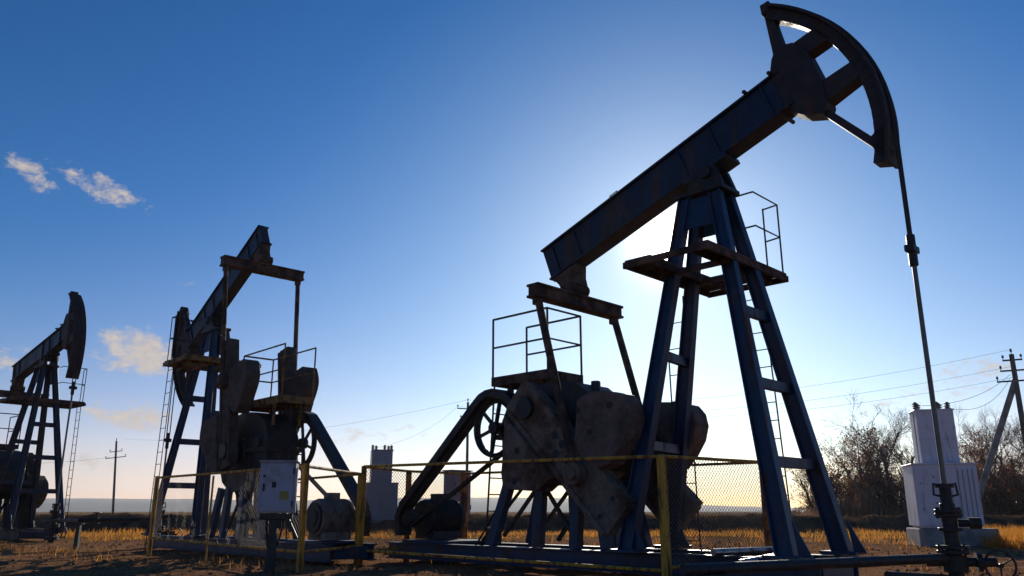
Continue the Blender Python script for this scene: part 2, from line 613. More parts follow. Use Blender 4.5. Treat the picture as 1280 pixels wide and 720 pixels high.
def build_hills():
    from mathutils import noise
    hm = mat('wooded_hills', (0.045, 0.045, 0.035), 0.95, 0, 0.4, 0.004, (0.09, 0.07, 0.045), 0.4, 0.002)
    for name, dist, hgt, seed, lab in (('hills', 3300, 1.0, 1.7, 'long low wooded ridge along the horizon, blue with haze'),):
        bm = bmesh.new()
        n, k = 300, 12
        rows = []
        for j in range(k + 1):
            row = []
            for i in range(n + 1):
                x = -5200 + 10400 * i / n
                y = dist - 350 + 1100 * j / k
                prof = sin(pi * min(1, (j / k) * 1.2)) if j / k < 0.8333 else 0
                az = math.degrees(math.atan2(x, y))
                base = 50 + 13 * noise.noise(Vector((x * 0.0011, seed, 0))) + 4 * noise.noise(Vector((x * 0.004, seed, 5)))
                if az > 4:
                    base *= max(0.35, 1 - (az - 4) * 0.045)
                z = -2 + base * hgt * math.sqrt(max(0, prof)) + 2.0 * noise.noise(Vector((x * 0.02, y * 0.02, 2)))
                row.append(bm.verts.new((x, y, z)))
            rows.append(row)
        for j in range(k):
            for i in range(n):
                bm.faces.new((rows[j][i], rows[j][i + 1], rows[j + 1][i + 1], rows[j + 1][i]))
        me = bpy.data.meshes.new(name)
        bm.to_mesh(me)
        bm.free()
        me.polygons.foreach_set('use_smooth', [True] * len(me.polygons))
        me.materials.append(hm)
        o = bpy.data.objects.new(name, me)
        col.objects.link(o)
        tag(o, lab, 'hills', kind='structure')
    # low earth bank round the field behind the pumps
    bm = bmesh.new()
    n, k = 700, 14
    em = mat('dark_earth_bank', (0.075, 0.045, 0.030), 1.0, 0, 0.4, 1.5, (0.13, 0.075, 0.04), 0.4, 0.8, spec=0.0)
    rows = []
    for j in range(k + 1):
        row = []
        for i in range(n + 1):
            t = i / n
            x = -75 + 125 * t
            yc = 52 - 10 * t + 1.5 * sin(x * 0.11)
            w = 2.6
            y = yc + (j / k - 0.5) * 2 * w
            hgt = (0.84 + 0.16 * smoothnoise(x, 0, 0.25) + 0.16 * smoothnoise(x, y, 0.9) + 0.10 * smoothnoise(x, y, 2.3)) * min(1, t * 8, (1 - t) * 8)
            z = -0.15 + (hgt + 0.15) * cos((j / k - 0.5) * pi) ** 0.8 if 0 < j < k else -0.15
            row.append(bm.verts.new((x, y, z)))
        rows.append(row)
    for j in range(k):
        for i in range(n):
            bm.faces.new((rows[j][i], rows[j][i + 1], rows[j + 1][i + 1], rows[j + 1][i]))
    me = bpy.data.meshes.new('embankment')
    bm.to_mesh(me)
    bm.free()
    me.polygons.foreach_set('use_smooth', [True] * len(me.polygons))
    me.materials.append(em)
    o = bpy.data.objects.new('embankment', me)
    col.objects.link(o)
    tag(o, 'low dark earth bank running across the field behind the pumps', 'embankment', kind='structure')


build_hills()


def build_haze():
    mb = MB()
    mb.box((0, 2150, 60), (11000, 4700, 132))
    m = bpy.data.materials.new('haze_air')
    m.use_nodes = True
    N, L = m.node_tree.nodes, m.node_tree.links
    N.remove(N['Principled BSDF'])
    v = N.new('ShaderNodeVolumePrincipled')
    v.inputs['Color'].default_value = (0.86, 0.92, 1.0, 1)
    v.inputs['Density'].default_value = 0.00013
    v.inputs['Anisotropy'].default_value = 0.35
    L.new(v.outputs[0], N['Material Output'].inputs['Volume'])
    o = mb.build('haze', m)
    tag(o, 'thin pale haze in the air over the whole field', 'haze', kind='stuff')


build_haze()


# ------------------------------------------------------------------ pumpjack
def rail_set(mb, corners, closed, z0, h, r, posts_per=1, mid=True):
    k = len(corners)
    segs = range(k if closed else k - 1)
    for i in range(k):
        x, y = corners[i]
        mb.tube([(x, y, z0), (x, y, z0 + h)], r, 6)
    for i in segs:
        a, b = corners[i], corners[(i + 1) % k]
        mb.tube([(a[0], a[1], z0 + h), (b[0], b[1], z0 + h)], r, 6)
        if mid:
            mb.tube([(a[0], a[1], z0 + h * 0.52), (b[0], b[1], z0 + h * 0.52)], r * 0.9, 6)
        for q in range(1, posts_per):
            t = q / posts_per
            x, y = a[0] + (b[0] - a[0]) * t, a[1] + (b[1] - a[1]) * t
            mb.tube([(x, y, z0), (x, y, z0 + h)], r, 6)


def ladder_mb(p0, p1, across, w=0.42, step=0.3, r=0.016):
    mb = MB()
    p0, p1, ac = Vector(p0), Vector(p1), Vector(across).normalized() * w / 2
    mb.tube([p0 - ac, p1 - ac], r, 6)
    mb.tube([p0 + ac, p1 + ac], r, 6)
    n = int((p1 - p0).length / step)
    for i in range(1, n):
        p = p0.lerp(p1, i / n)
        mb.tube([p - ac, p + ac], r * 0.7, 5)
    return mb


def pumpjack(loc, az, theta, label, bs=1.0, flip=False, top_scale=1.0, leg_mat='blue', plat_mat='brown', rod_z=1.35, hw=1.15, weights=('weight', 'weight_red'), phi=-44.5, cz=2.86, ysc=1.0, plat_z=3.62, plat_x=(-5.0, -3.5), piv=6.70, cw=0.36, motor_mat='motor', two_ladders=False):
    a = R(az)
    rz = math.atan2(cos(a), sin(a))
    root = empty('pumpjack', (loc[0], loc[1], 0), rz)
    root.scale = (1, ysc, 1)
    tag(root, label, 'pumpjack', 'beam pumpjacks on the well pad')
    PZ = piv
    dz_ = piv - 6.70
    th = R(theta)

    def BF(b, d):                          # beam frame -> local x,z
        b, d = b * bs, d * bs
        return (b * cos(th) - d * sin(th), PZ + b * sin(th) + d * cos(th))

    def BP(pts):
        return [BF(*p) for p in pts]

    # --- base frame
    m = MB()
    for y in (-0.62, 0.62):
        for dz in (0.10, 0.40):
            m.box((-3.25, y, dz), (9.6, 0.22, 0.03))
        m.box((-3.25, y, 0.25), (9.6, 0.05, 0.27))
    for x in (-7.9, -6.9, -5.6, -4.6, -3.4, -2.2, -1.2, 0.0, 1.0, 1.45):
        m.box((x, 0, 0.245), (0.16, 1.02, 0.24))
    m.box((-6.9, 0.0, 0.44), (1.5, 1.2, 0.05))
    m.build('base_frame', leg_mat, root, bevel=0.006)

    # --- tower
    legs = [((1.24, -0.93, 0.42), (0.13, -0.20, 6.35 + dz_)), ((1.24, 0.88, 0.42), (0.13, 0.20, 6.35 + dz_)),
            ((-1.45, -0.95, 0.42), (-0.46, -0.20, 6.35 + dz_)), ((-1.82, 0.88, 0.42), (-0.46, 0.20, 6.35 + dz_))]
    for p, q in legs:
        lm = MB()
        p, q = Vector(p), Vector(q)
        d = (q - p).normalized()
        side = Vector((0, 1, 0)) if True else None
        lm.bar(p, q, 0.05, 0.25, up=(1, 0, 0), w2=0.05, h2=0.19)
        for s_ in (-1, 1):
            o_ = Vector((1, 0, 0)) * 0.127 * s_
            o2 = Vector((1, 0, 0)) * 0.096 * s_
            lm.bar(p + o_, q + o2, 0.19, 0.025, up=(1, 0, 0), w2=0.16)
        lm.box(p + Vector((0, 0, 0.025)), (0.55, 0.42, 0.05))
        lm.prism([(p.x + 0.17, 0.45), (p.x + 0.36, 0.45), (p.x + 0.10, 0.95)], p.y - 0.015, p.y + 0.015)
        lm.build('tower_leg', leg_mat, root, bevel=0.006)

    def legp(i, z):
        p, q = Vector(legs[i][0]), Vector(legs[i][1])
        return p.lerp(q, (z - p.z) / (q.z - p.z))
    for i, j, zs in ((0, 1, (1.75, 2.95, 4.15)), (2, 3, (2.1, 3.6))):
        for z in zs:
            bm_ = MB()
            bm_.bar(legp(i, z), legp(j, z), 0.10, 0.16)
            bm_.build('tower_brace', leg_mat, root, bevel=0.006)
    for s_ in (0, 1):
        g = MB()
        sy = -1 if s_ == 0 else 1
        f0, f1 = legp(0 + s_, 5.75 + dz_), legp(0 + s_, 6.30 + dz_)
        r0, r1 = legp(2 + s_, 5.75 + dz_), legp(2 + s_, 6.30 + dz_)
        g.add([f0, f1, r1, r0, f0 + Vector((0, 0.02 * sy, 0)), f1 + Vector((0, 0.02 * sy, 0)), r1 + Vector((0, 0.02 * sy, 0)), r0 + Vector((0, 0.02 * sy, 0))],
              [(0, 1, 2, 3), (7, 6, 5, 4), (0, 4, 5, 1), (1, 5, 6, 2), (2, 6, 7, 3), (3, 7, 4, 0)])
        g.build('gusset_plate', leg_mat, root)
    sb = MB()
    sb.box((-0.16, 0, 6.39 + dz_), (0.95, 0.62, 0.08))
    sb.prism([(-0.42, 6.43 + dz_), (0.30, 6.43 + dz_), (0.17, 6.80 + dz_), (-0.17, 6.80 + dz_)], -0.26, -0.14)
    sb.prism([(-0.42, 6.43 + dz_), (0.30, 6.43 + dz_), (0.17, 6.80 + dz_), (-0.17, 6.80 + dz_)], 0.14, 0.26)
    sb.cyl((0, -0.33, PZ), (0, 0.33, PZ), 0.115, 18)
    sb.build('saddle_bearing', 'dark', root, bevel=0.008)

    # --- tower platform
    p = MB()
    z0 = 5.10
    for xc, wd in ((-0.82, 0.52), (0.36, 0.32)):
        p.box((xc, 0.08, z0), (wd, 2.62, 0.045))
        for x in (xc - wd / 2 + 0.025, xc + wd / 2 - 0.025):
            p.box((x, 0.08, z0 - 0.075), (0.05, 2.62, 0.10))
    p.box((-0.18, 1.15, z0 - 0.002), (0.76, 0.42, 0.04))
    for y in (-1.255, 1.415):
        p.box((-0.28, y, z0 - 0.075), (1.62, 0.04, 0.11))
    for y in (-0.42, 0.42):
        p.box((-0.24, y, z0 - 0.11), (1.35, 0.06, 0.10))
    po = p.build('tower_platform', plat_mat, root, bevel=0.004)
    rl = MB()
    zr = z0 + 0.02
    for hz_ in (1.28, 0.66):
        rl.tube([(0.12, 0.42, zr + hz_), (0.50, 0.42, zr + hz_), (0.50, 1.30, zr + hz_), (0.22, 1.30, zr + hz_ - 0.02)], 0.016, 6)
    for x, y in ((0.50, 1.30), (0.22, 1.30)):
        rl.tube([(x, y, zr), (x, y, zr + 1.28)], 0.016, 6)
    rl.build('railing', 'dark', po)
    ladder_mb((0.03, 1.46, 0.05), (-0.20, 1.46, 5.1), (1, 0, 0), 0.36, 0.3, 0.014).build('ladder', 'dark', root)
    if two_ladders:
        ladder_mb((-1.55, 1.05, 0.05), (-1.62, 1.05, 5.0), (1, 0, 0), 0.40, 0.46, 0.014).build('ladder', 'dark', root)

    # --- walking beam
    w = MB()
    hw_b = 0.20
    w.prism(BP([(-3.87, 0.17), (1.80, 0.17), (1.80, 0.85), (-3.87, 0.85)]), -0.14, 0.14)
    w.prism(BP([(-3.88, 0.83), (1.82, 0.83), (1.82, 0.873), (-3.88, 0.873)]), -hw_b, hw_b)
    w.prism(BP([(-3.88, 0.147), (1.82, 0.147), (1.82, 0.19), (-3.88, 0.19)]), -hw_b, hw_b)
    for b in (-3.6, -3.0, -0.35, 0.35, 1.45):
        w.prism(BP([(b - 0.015, 0.192), (b + 0.015, 0.192), (b + 0.015, 0.828), (b - 0.015, 0.828)]), -0.185, 0.185)
    w.prism(BP([(-0.45, 0.05), (0.45, 0.05), (0.45, 0.146), (-0.45, 0.146)]), -0.25, 0.25)
    wb = w.build('walking_beam', 'navy', root, bevel=0.006)
    for b, d, e in ((-1.9, 0.87, 1), (-3.75, 0.2, -1), (0.55, 0.2, -1)):
        hk = MB()
        q = [BF(b - 0.09, d), BF(b - 0.09, d + 0.09 * e), BF(b + 0.09, d + 0.09 * e), BF(b + 0.09, d)]
        hk.tube([(x, -0.1, z) for x, z in q], 0.014, 6)
        hk.build('lifting_lug', 'dark', wb)

    # --- horse head
    Rr = 3.05
    A0, A1 = -33, 43.5
    n = 22
    arc = [R(A0 + (A1 - A0) * i / n) for i in range(n + 1)]
    outer = BP([(Rr * cos(t), Rr * sin(t)) for t in arc])
    inner = BP([((Rr - 0.24) * cos(t), (Rr - 0.24) * sin(t)) for t in arc])
    inn2 = BP([((Rr - 0.05) * cos(t), (Rr - 0.05) * sin(t)) for t in arc])
    hm = MB()
    hm.strip(inner, inn2, -0.13, 0.13)
    hm.strip(inn2, outer, -0.235, 0.235)
    # root block that clasps the end of the beam
    hm.prism(BP([(1.66, 0.10), (1.84, -0.14), (2.12, -0.34), (2.24, -0.22), (2.34, 0.2), (2.36, 0.84), (2.24, 1.14), (1.98, 1.28), (1.82, 1.12), (1.70, 0.92)]), -0.17, 0.17)
    # spokes
    hm.prism(BP([(2.06, 1.10), (2.20, 2.12), (2.09, 2.20), (1.84, 1.14)]), -0.08, 0.08)         # back rib to the tip
    hm.prism(BP([(2.03, 2.02), (2.24, 1.98), (2.24, 2.19), (2.08, 2.22)]), -0.14, 0.14)
    hm.prism(BP([(2.30, 0.80), (2.76, 0.78), (2.64, 1.13), (2.18, 1.15)]), -0.13, 0.13)
    hm.prism(BP([(2.28, 0.20), (2.84, 0.17), (2.84, -0.14), (2.22, -0.18)]), -0.14, 0.14)
    hm.prism(BP([(2.06, -0.26), (2.58, -1.60), (2.68, -1.52), (2.20, -0.30)]), -0.10, 0.10)
    hm.prism(BP([(2.44, -1.16), (2.74, -1.05), (2.60, -1.60), (2.50, -1.58)]), -0.13, 0.13)
    hh = hm.build('horse_head', 'head', root, bevel=0.006)
    for b, d in ((1.70, 0.88), (1.70, 0.12), (1.2, 0.88), (1.55, 0.12)):
        bl = MB()
        x, z = BF(b, d)
        bl.cyl((x, -0.26, z), (x, 0.26, z), 0.035, 8)
        bl.build('clamp_bolt', 'dark', hh)

    # --- hanger cables, carrier bar, polished rod
    xt = Rr * bs
    pts_angle = [R(A1 + theta - 3 - i * 4) for i in range(40)]
    zc = 4.66 if theta > 15 else PZ + 3.05 * bs * sin(R(A0 + theta)) - 0.35
    if theta < 0:
        zc = PZ + 3.05 * bs * sin(R(A0 + theta)) - 0.9
    for sy in (-0.055, 0.055):
        cp = [(cos(t) * (xt + 0.02), sy, PZ + sin(t) * (xt + 0.02)) for t in pts_angle if t > max(0, R(A0 + theta)) and t < R(A1 + theta)]
        if R(A0 + theta) > 0:
            pass
        cp.append((xt + 0.02, sy, zc))
        cm = MB()
        cm.tube(cp, 0.02, 6)
        cm.build('hanger_cable', 'cable', root)
    cb = MB()
    cb.box((xt + 0.02, 0, zc), (0.13, 0.26, 0.10))
    cb.cyl((xt + 0.02, 0, zc - 0.25), (xt + 0.02, 0, zc + 0.22), 0.062, 10)
    cb.build('carrier_bar', 'dark', root, bevel=0.01)
    rd = MB()
    rd.cyl((xt + 0.02, 0, rod_z - 0.05), (xt + 0.02, 0, zc - 0.2), 0.034, 10)
    rd.build('polished_rod', 'rod', root)

    # --- equalizer beam and tail bearing
    ex, ez = BF(-3.50, -0.41)
    tb = MB()
    tb.prism(BP([(-3.82, 0.146), (-3.18, 0.146), (-3.28, -0.10), (-3.30, -0.28), (-3.70, -0.28), (-3.72, -0.05)]), -0.17, 0.17)
    tb.cyl((ex, -0.26, ez + 0.13), (ex, 0.26, ez + 0.13), 0.12, 16)
    tb.build('tail_bearing', 'brown', root, bevel=0.008)
    eb = MB()
    L_ = hw + 0.15
    eb.box((ex, 0, ez - 0.02), (0.30, 2 * L_, 0.05))
    eb.box((ex, 0, ez - 0.23), (0.30, 2 * L_, 0.05))
    eb.box((ex, 0, ez - 0.125), (0.22, 2 * L_ - 0.02, 0.165))
    eb.build('equalizer_beam', 'brown', root, bevel=0.008)

    # --- gearbox and its stand
    CX, CZ, CR = -3.52, cz, 1.72
    gm = MB()
    poly = [(-4.72, 1.55), (-4.75, 2.75), (-4.55, 3.12), (-4.0, 3.36), (-3.4, 3.42), (-2.85, 3.34), (-2.45, 3.06), (-2.22, 2.62), (-2.2, 2.15), (-2.42, 1.75), (-2.9, 1.5)]
    gm.prism(poly, -0.50, 0.50)
    fl = [(-4.84, 2.40), (-4.84, 2.50), (-2.10, 2.50), (-2.10, 2.40)]
    gm.prism(fl, -0.60, 0.60)
    for x in (-4.5, -3.9, -2.6):
        for y in (-0.504, 0.504):
            gm.box((x, y, 2.75), (0.06, 0.05, 0.48))
            gm.box((x, y, 2.05), (0.06, 0.05, 0.65))
    gm.cyl((CX, -0.95, CZ), (CX, 0.95, CZ), 0.13, 16)
    gm.cyl((CX, -0.64, CZ), (CX, 0.64, CZ), 0.30, 20)
    gm.cyl((-4.35, -0.64, 2.62), (-4.35, 0.64, 2.62), 0.17, 16)
    gm.cyl((-2.75, 0, 3.2), (-2.75, 0, 3.40), 0.09, 10)
    gm.build('gearbox', 'gear', root, bevel=0.01)
    for x0, x1 in ((-4.95, -4.55), (-3.75, -3.72), (-2.85, -2.85), (-2.15, -2.40)):
        for y in (-0.46, 0.46):
            sm = MB()
            sm.bar((x0, y * 1.2, 0.42), (x1, y, 1.60), 0.16, 0.20, up=(1, 0, 0))
            sm.build('gearbox_leg', leg_mat, root, bevel=0.005)
    for p_, q_ in (((-4.7, -0.47, 0.6), (-3.8, -0.47, 1.5)), ((-4.7, 0.47, 0.6), (-3.8, 0.47, 1.5)), ((-2.9, -0.47, 0.55), (-3.65, -0.47, 1.5)), ((-2.9, 0.47, 0.55), (-3.65, 0.47, 1.5)), ((-3.3, -0.5, 0.55), (-3.3, 0.5, 1.5))):
        xb = MB()
        xb.bar(p_, q_, 0.06, 0.06)
        xb.build('stand_brace', 'dark', root)

    # --- cranks with counterweights, pitman arms
    phi = R(phi)
    cc, ss = cos(phi), sin(phi)

    def CF(al, pe):
        return (CX + al * cc - pe * ss, CZ + al * ss + pe * cc)
    wx, wz = CF(CR, 0)
    for sy in (-1, 1):
        yc = 0.98 * sy
        cm = MB()
        c6 = cw - 0.06
        cm.prism([CF(-0.42, -c6), CF(-0.30, -cw), CF(2.72, -cw), CF(2.80, -c6), CF(2.80, c6), CF(2.72, cw), CF(-0.30, cw), CF(-0.42, c6)], yc - 0.11, yc + 0.11)
        for pe in (0.03 - cw, cw - 0.03):
            cm.prism([CF(-0.32, pe - 0.05), CF(2.76, pe - 0.05), CF(2.76, pe + 0.05), CF(-0.32, pe + 0.05)], yc - 0.15, yc + 0.15)
        ck = cm.build('crank', weights[0], root, bevel=0.008)
        for al, pe, rr in ((0.86, -0.11, 0.075), (0.86, 0.11, 0.075), (1.10, -0.11, 0.075), (1.10, 0.11, 0.075), (1.36, 0.0, 0.075), (2.5, -0.2, 0.045), (2.5, 0.2, 0.045), (0.45, 0.15, 0.045)):
            ho = MB()
            x, z = CF(al, pe)
            ho.cyl((x, yc - 0.116, z), (x, yc + 0.116, z), rr, 12)
            ho.build('pin_hole', 'mark', ck)
        hb = MB()
        hb.cyl((CX, yc - 0.19, CZ), (CX, yc + 0.19, CZ), 0.2, 20)
        hb.build('crank_hub', 'dark', ck, bevel=0.01)
        for side, off in ((1, 0.46), (-1, -0.50)):
            def W(al, pe):
                return CF(al + off, side * (cw + 0.025 + (pe - 0.385) * (0.85 + 0.15 * (cw > 0.3))))
            pts = [W(0.06, 0.385), W(0.10, 0.72), W(0.34, 1.05)] if side < 0 else [W(0.62, 0.385), W(0.30, 0.74), W(0.30, 0.92), W(0.40, 1.10)]
            for i in range(8):
                t = i / 7
                pts.append(W(0.62 + 0.62 * t + 0.0 * t, 1.26 + 0.34 * sin(t * pi * 0.62)))
            pts += [W(1.44, 1.50), W(1.50, 1.32), W(1.47, 0.385)]
            if cw > 0.3:
                pts = [(1.34, 0.39), (0.90, 0.94), (1.06, 1.24), (1.36, 1.49), (1.56, 1.60), (1.77, 1.58), (1.95, 1.46), (2.08, 1.22), (2.13, 0.92), (2.13, 0.6), (2.02, 0.39)] if side > 0 else \
                    [(-0.27, -0.39), (0.0, -0.67), (0.25, -0.98), (0.42, -1.20), (0.56, -1.29), (0.72, -1.28), (0.86, -1.18), (1.28, -0.81), (1.38, -0.39)]
                pts = [CF(*q) for q in pts]
            wm = MB()
            wm.prism(pts, yc - 0.23, yc + 0.21)
            wo = wm.build('counterweight', weights[0] if side < 0 else weights[1], ck, bevel=0.022)
            if side > 0 and weights[1] == 'weight_red':
                wo['label'] = 'rust red counterweight plate'
            for al, pe in (((0.45, 0.65), (1.22, 1.18), (1.2, 0.6)) if cw < 0.3 else ((1.06, 0.82), (1.52, 1.32), (1.50, 0.72)) if side > 0 else ((0.45, 0.62), (0.78, 1.05), (1.0, 0.6))):
                hx = MB()
                x, z = W(al, pe) if cw < 0.3 else CF(al, side * pe)
                hx.cyl((x, yc - 0.238, z), (x, yc + 0.218, z), 0.06, 12)
                hx.build('bolt_hole', 'mark', wo)
        wp = MB()
        wp.cyl((wx, yc - 0.1 * sy, wz), (wx, 1.36 * sy, wz), 0.11, 16)
        wp.cyl((wx, 1.13 * sy, wz), (wx, 1.30 * sy, wz), 0.20, 20)
        wp.build('wrist_pin', weights[0], ck, bevel=0.01)
        pm = MB()
        yt = hw * sy
        pm.tube([(wx, 1.22 * sy, wz + 0.1), (ex, yt, ez - 0.22)], 0.072, 12)
        pm.box((ex, yt, ez - 0.30), (0.14, 0.14, 0.16))
        pm.build('pitman_arm', 'brown', root)

    # --- input pulley, belt guard, motor
    PX, PZ2, PY = -4.75, 2.62, -0.66
    pu = MB()
    pu.ring((PX, PY, PZ2), 0.53, 0.05, 'y', 36, 8, 0.09)
    for i in range(6):
        t = i * pi / 3 + 0.3
        pu.bar((PX + 0.1 * cos(t), PY, PZ2 + 0.1 * sin(t)), (PX + 0.51 * cos(t), PY, PZ2 + 0.51 * sin(t)), 0.05, 0.07, up=(0, 1, 0))
    pu.cyl((PX, PY - 0.09, PZ2), (PX, PY + 0.12, PZ2), 0.12, 14)
    pu.build('pulley', 'dark', root, smooth=True)
    MX, MZ = -7.0, 0.92
    gd = MB()
    path = [(-7.62, 0.55), (-7.66, 0.95), (-7.52, 1.22)]
    dv = (Vector((-5.32, 3.12)) - Vector((-7.52, 1.22)))
    path += [(-7.52 + dv.x * t, 1.22 + dv.y * t) for t in (0.33, 0.66, 1.0)]
    for i in range(1, 9):
        t = R(132 - i * 15)
        path.append((PX + 0.76 * cos(t), PZ2 + 0.0 + 0.76 * sin(t)))
    ins = []
    for i, q in enumerate(path):
        p0 = Vector(path[max(0, i - 1)])
        p1 = Vector(path[min(len(path) - 1, i + 1)])
        d = (p1 - p0).normalized()
        ins.append((q[0] + d.y * 0.15, q[1] - d.x * 0.15))
    gd.strip(ins, path, PY - 0.16, PY + 0.16)
    gd.build('belt_guard', 'dark', root)
    dv = Vector((MX - PX, MZ - PZ2)).normalized()
    nn = Vector((-dv.y, dv.x))
    for s_, r0, r1 in ((-1, 0.54, 0.20), (1, 0.54, 0.20)):
        bt = MB()
        A_ = Vector((PX, PZ2)) + nn * r0 * s_
        B_ = Vector((MX - 0.35, MZ)) + nn * r1 * s_
        bt.bar((A_.x, PY, A_.y), (B_.x, PY, B_.y), 0.14, 0.035, up=(0, 0, 1))
        bt.build('drive_belt', 'cable', root)
    each('stay_rod', 'dark', root, [lambda q: q.tube([(-4.3, 0.1, 1.9), (-5.9, 0.1, 0.46)], 0.035, 8), lambda q: q.tube([(-4.3, -0.4, 1.9), (-5.5, -0.4, 0.46)], 0.02, 6)])
    mo = MB()
    y0, y1 = -0.30, 0.62
    mo.cyl((MX - 0.35, y0, MZ), (MX - 0.35, y1, MZ), 0.36, 28)
    for i in range(14):
        yy = y0 + 0.1 + (y1 - y0 - 0.2) * i / 13
        mo.cyl((MX - 0.35, yy - 0.012, MZ), (MX - 0.35, yy + 0.012, MZ), 0.385, 28)
    mo.box((MX - 0.35, (y0 + y1) / 2, MZ - 0.36), (0.62, 0.8, 0.16))
    mo.box((MX - 0.35, (y0 + y1) / 2, MZ + 0.42), (0.26, 0.3, 0.16))
    mot = mo.build('electric_motor', motor_mat, root, bevel=0.006)
    fc = MB()
    ye, sg = y1, 1
    fc.cyl((MX - 0.35, ye, MZ), (MX - 0.35, ye + 0.06 * sg, MZ), 0.30, 24)
    fc.cyl((MX - 0.35, ye + 0.06 * sg, MZ), (MX - 0.35, ye + 0.09 * sg, MZ), 0.17, 20)
    fc.build('fan_cover', 'dark', mot)
    mp = MB()
    yp = PY
    mp.cyl((MX - 0.35, yp - 0.09, MZ), (MX - 0.35, yp + 0.09, MZ), 0.17, 20)
    mp.cyl((MX - 0.35, yp, MZ), (MX - 0.35, 0, MZ), 0.05, 10)
    mp.build('motor_pulley', 'dark', mot)

    # --- service platform over the gearbox
    sp_ = MB()
    x0, x1, ya, yb, zp = plat_x[0], plat_x[1], -0.5, 0.5, plat_z
    sp_.box(((x0 + x1) / 2, 0, zp), (x1 - x0, yb - ya, 0.05))
    for y in (ya, yb):
        sp_.box(((x0 + x1) / 2, y, zp - 0.05), (x1 - x0 + 0.04, 0.05, 0.18))
    for x in (x0, x1):
        sp_.box((x, 0, zp - 0.052), (0.05, yb - ya - 0.06, 0.17))
    for x in (x0 + 0.45, x1 - 0.2):
        for y in (ya + 0.08, yb - 0.08):
            sp_.bar((x, y, 3.0), (x, y, zp - 0.05), 0.07, 0.07, up=(1, 0, 0))
    spo = sp_.build('service_platform', plat_mat, root)
    rl = MB()
    rail_set(rl, [(x0, ya), (x1, ya), (x1, yb), (x0, yb)], False, zp, 1.24, 0.022)
    rl.build('railing', 'dark' if plat_mat != 'dull' else 'dull', spo)
    ld = ladder_mb((-5.35, -0.15, 0.1), (-5.1, -0.15, 3.6), (0, 1, 0), 0.4, 0.3, 0.02)
    ld.build('ladder', 'dark', root)
    return root


S1, AZ1 = (3.53, 13.18), 134.5
S2, AZ2 = (-8.62, 22.93), -42.5
S3, AZ3 = (-17.77, 30.73), 132.0
pumpjack(S1, AZ1, 19.9, 'largest and nearest pumpjack with its horsehead raised high against the sun', motor_mat='gear', two_ladders=True)
pumpjack(S2, AZ2, -27.0, 'middle pumpjack seen from behind with its beam tail up and head lowered at left', 0.88, True, leg_mat='blue', plat_mat='dull', hw=1.28, piv=6.35, cw=0.27,
         phi=80, cz=2.45, ysc=0.8, plat_z=3.62, plat_x=(-5.3, -3.1), weights=('weight_dark', 'weight_dark'))
pumpjack(S3, AZ3, 11.0, 'farthest pumpjack at the left edge with its curved head facing right', 0.92, leg_mat='navy', plat_mat='brown', hw=1.1, phi=-66, ysc=0.95, weights=('weight_dark', 'weight_dark'))


def local(S, az, x, y, z=0.0):
    a = R(az)
    return Vector((S[0] + sin(a) * x - cos(a) * y, S[1] + cos(a) * x + sin(a) * y, z))


# ------------------------------------------------------------------ fences
def chain_link(a, b, z0, z1, step=0.075, r=0.0026):
    a, b = Vector(a), Vector(b)
    L_ = (b - a).length
    d = (b - a).normalized()
    h = z1 - z0
    mb = MB()
    k = int((L_ + h) / step)
    nrm = Vector((-d.y, d.x, 0)) * 0.003
    for i in range(k + 1):
        s0 = i * step
        # rising and falling wires clipped to the panel
        for sg in (1, -1):
            if sg == 1:
                u0, w0 = s0 - h, 0.0
                u1, w1 = s0, h
            else:
                u0, w0 = s0 - h, h
                u1, w1 = s0, 0.0
            if u0 < 0:
                t = -u0 / (u1 - u0)
                w0 += (w1 - w0) * t
                u0 = 0
            if u1 > L_:
                t = (u1 - L_) / (u1 - u0) if u1 > u0 else 0
                w1 -= (w1 - w0) * t
                u1 = L_
            if u1 - u0 < 0.02:
                continue
            mb.tube([a + d * u0 + Vector((0, 0, z0 + w0)) + nrm * sg, a + d * u1 + Vector((0, 0, z0 + w1)) + nrm * sg], r, 3, cap=False)
    return mb


def fence(base, label, runs, r=0.035):
    """runs: list of (pA, pB, zbotA, ztopA, zbotB, ztopB, mesh?)"""
    root = empty('safety_fence', base)
    tag(root, label, 'fence', 'yellow safety fences round the pumps')
    o = Vector(base)
    done = []
    for (A, B, za, zta, zb, ztb, mesh) in runs:
        A, B = Vector((A[0], A[1], 0)) - o, Vector((B[0], B[1], 0)) - o
        A.z = B.z = 0
        for z0, z1 in ((zta, ztb), (za, zb)):
            m = MB()
            m.tube([A + Vector((0, 0, z0)), B + Vector((0, 0, z1))], r * 0.8, 8)
            m.build('rail', 'yellow', root)
        if mesh:
            chain_link(A, B, (za + zb) / 2, (zta + ztb) / 2, 0.075 if mesh is True else mesh, 0.0042 if mesh is True else 0.0013).build('mesh_panel', 'wire', root)
    return root


def fence_posts(root, pts):
    o = root.location
    for (P, zt, w, mt) in pts:
        p = Vector((P[0], P[1], 0)) - Vector((o.x, o.y, 0))
        m = MB()
        m.box((p.x, p.y, zt / 2 - 0.05), (w, w, zt + 0.1), Matrix.Rotation(R(45), 3, 'Z'))
        m.build('post', mt, root, bevel=0.01)


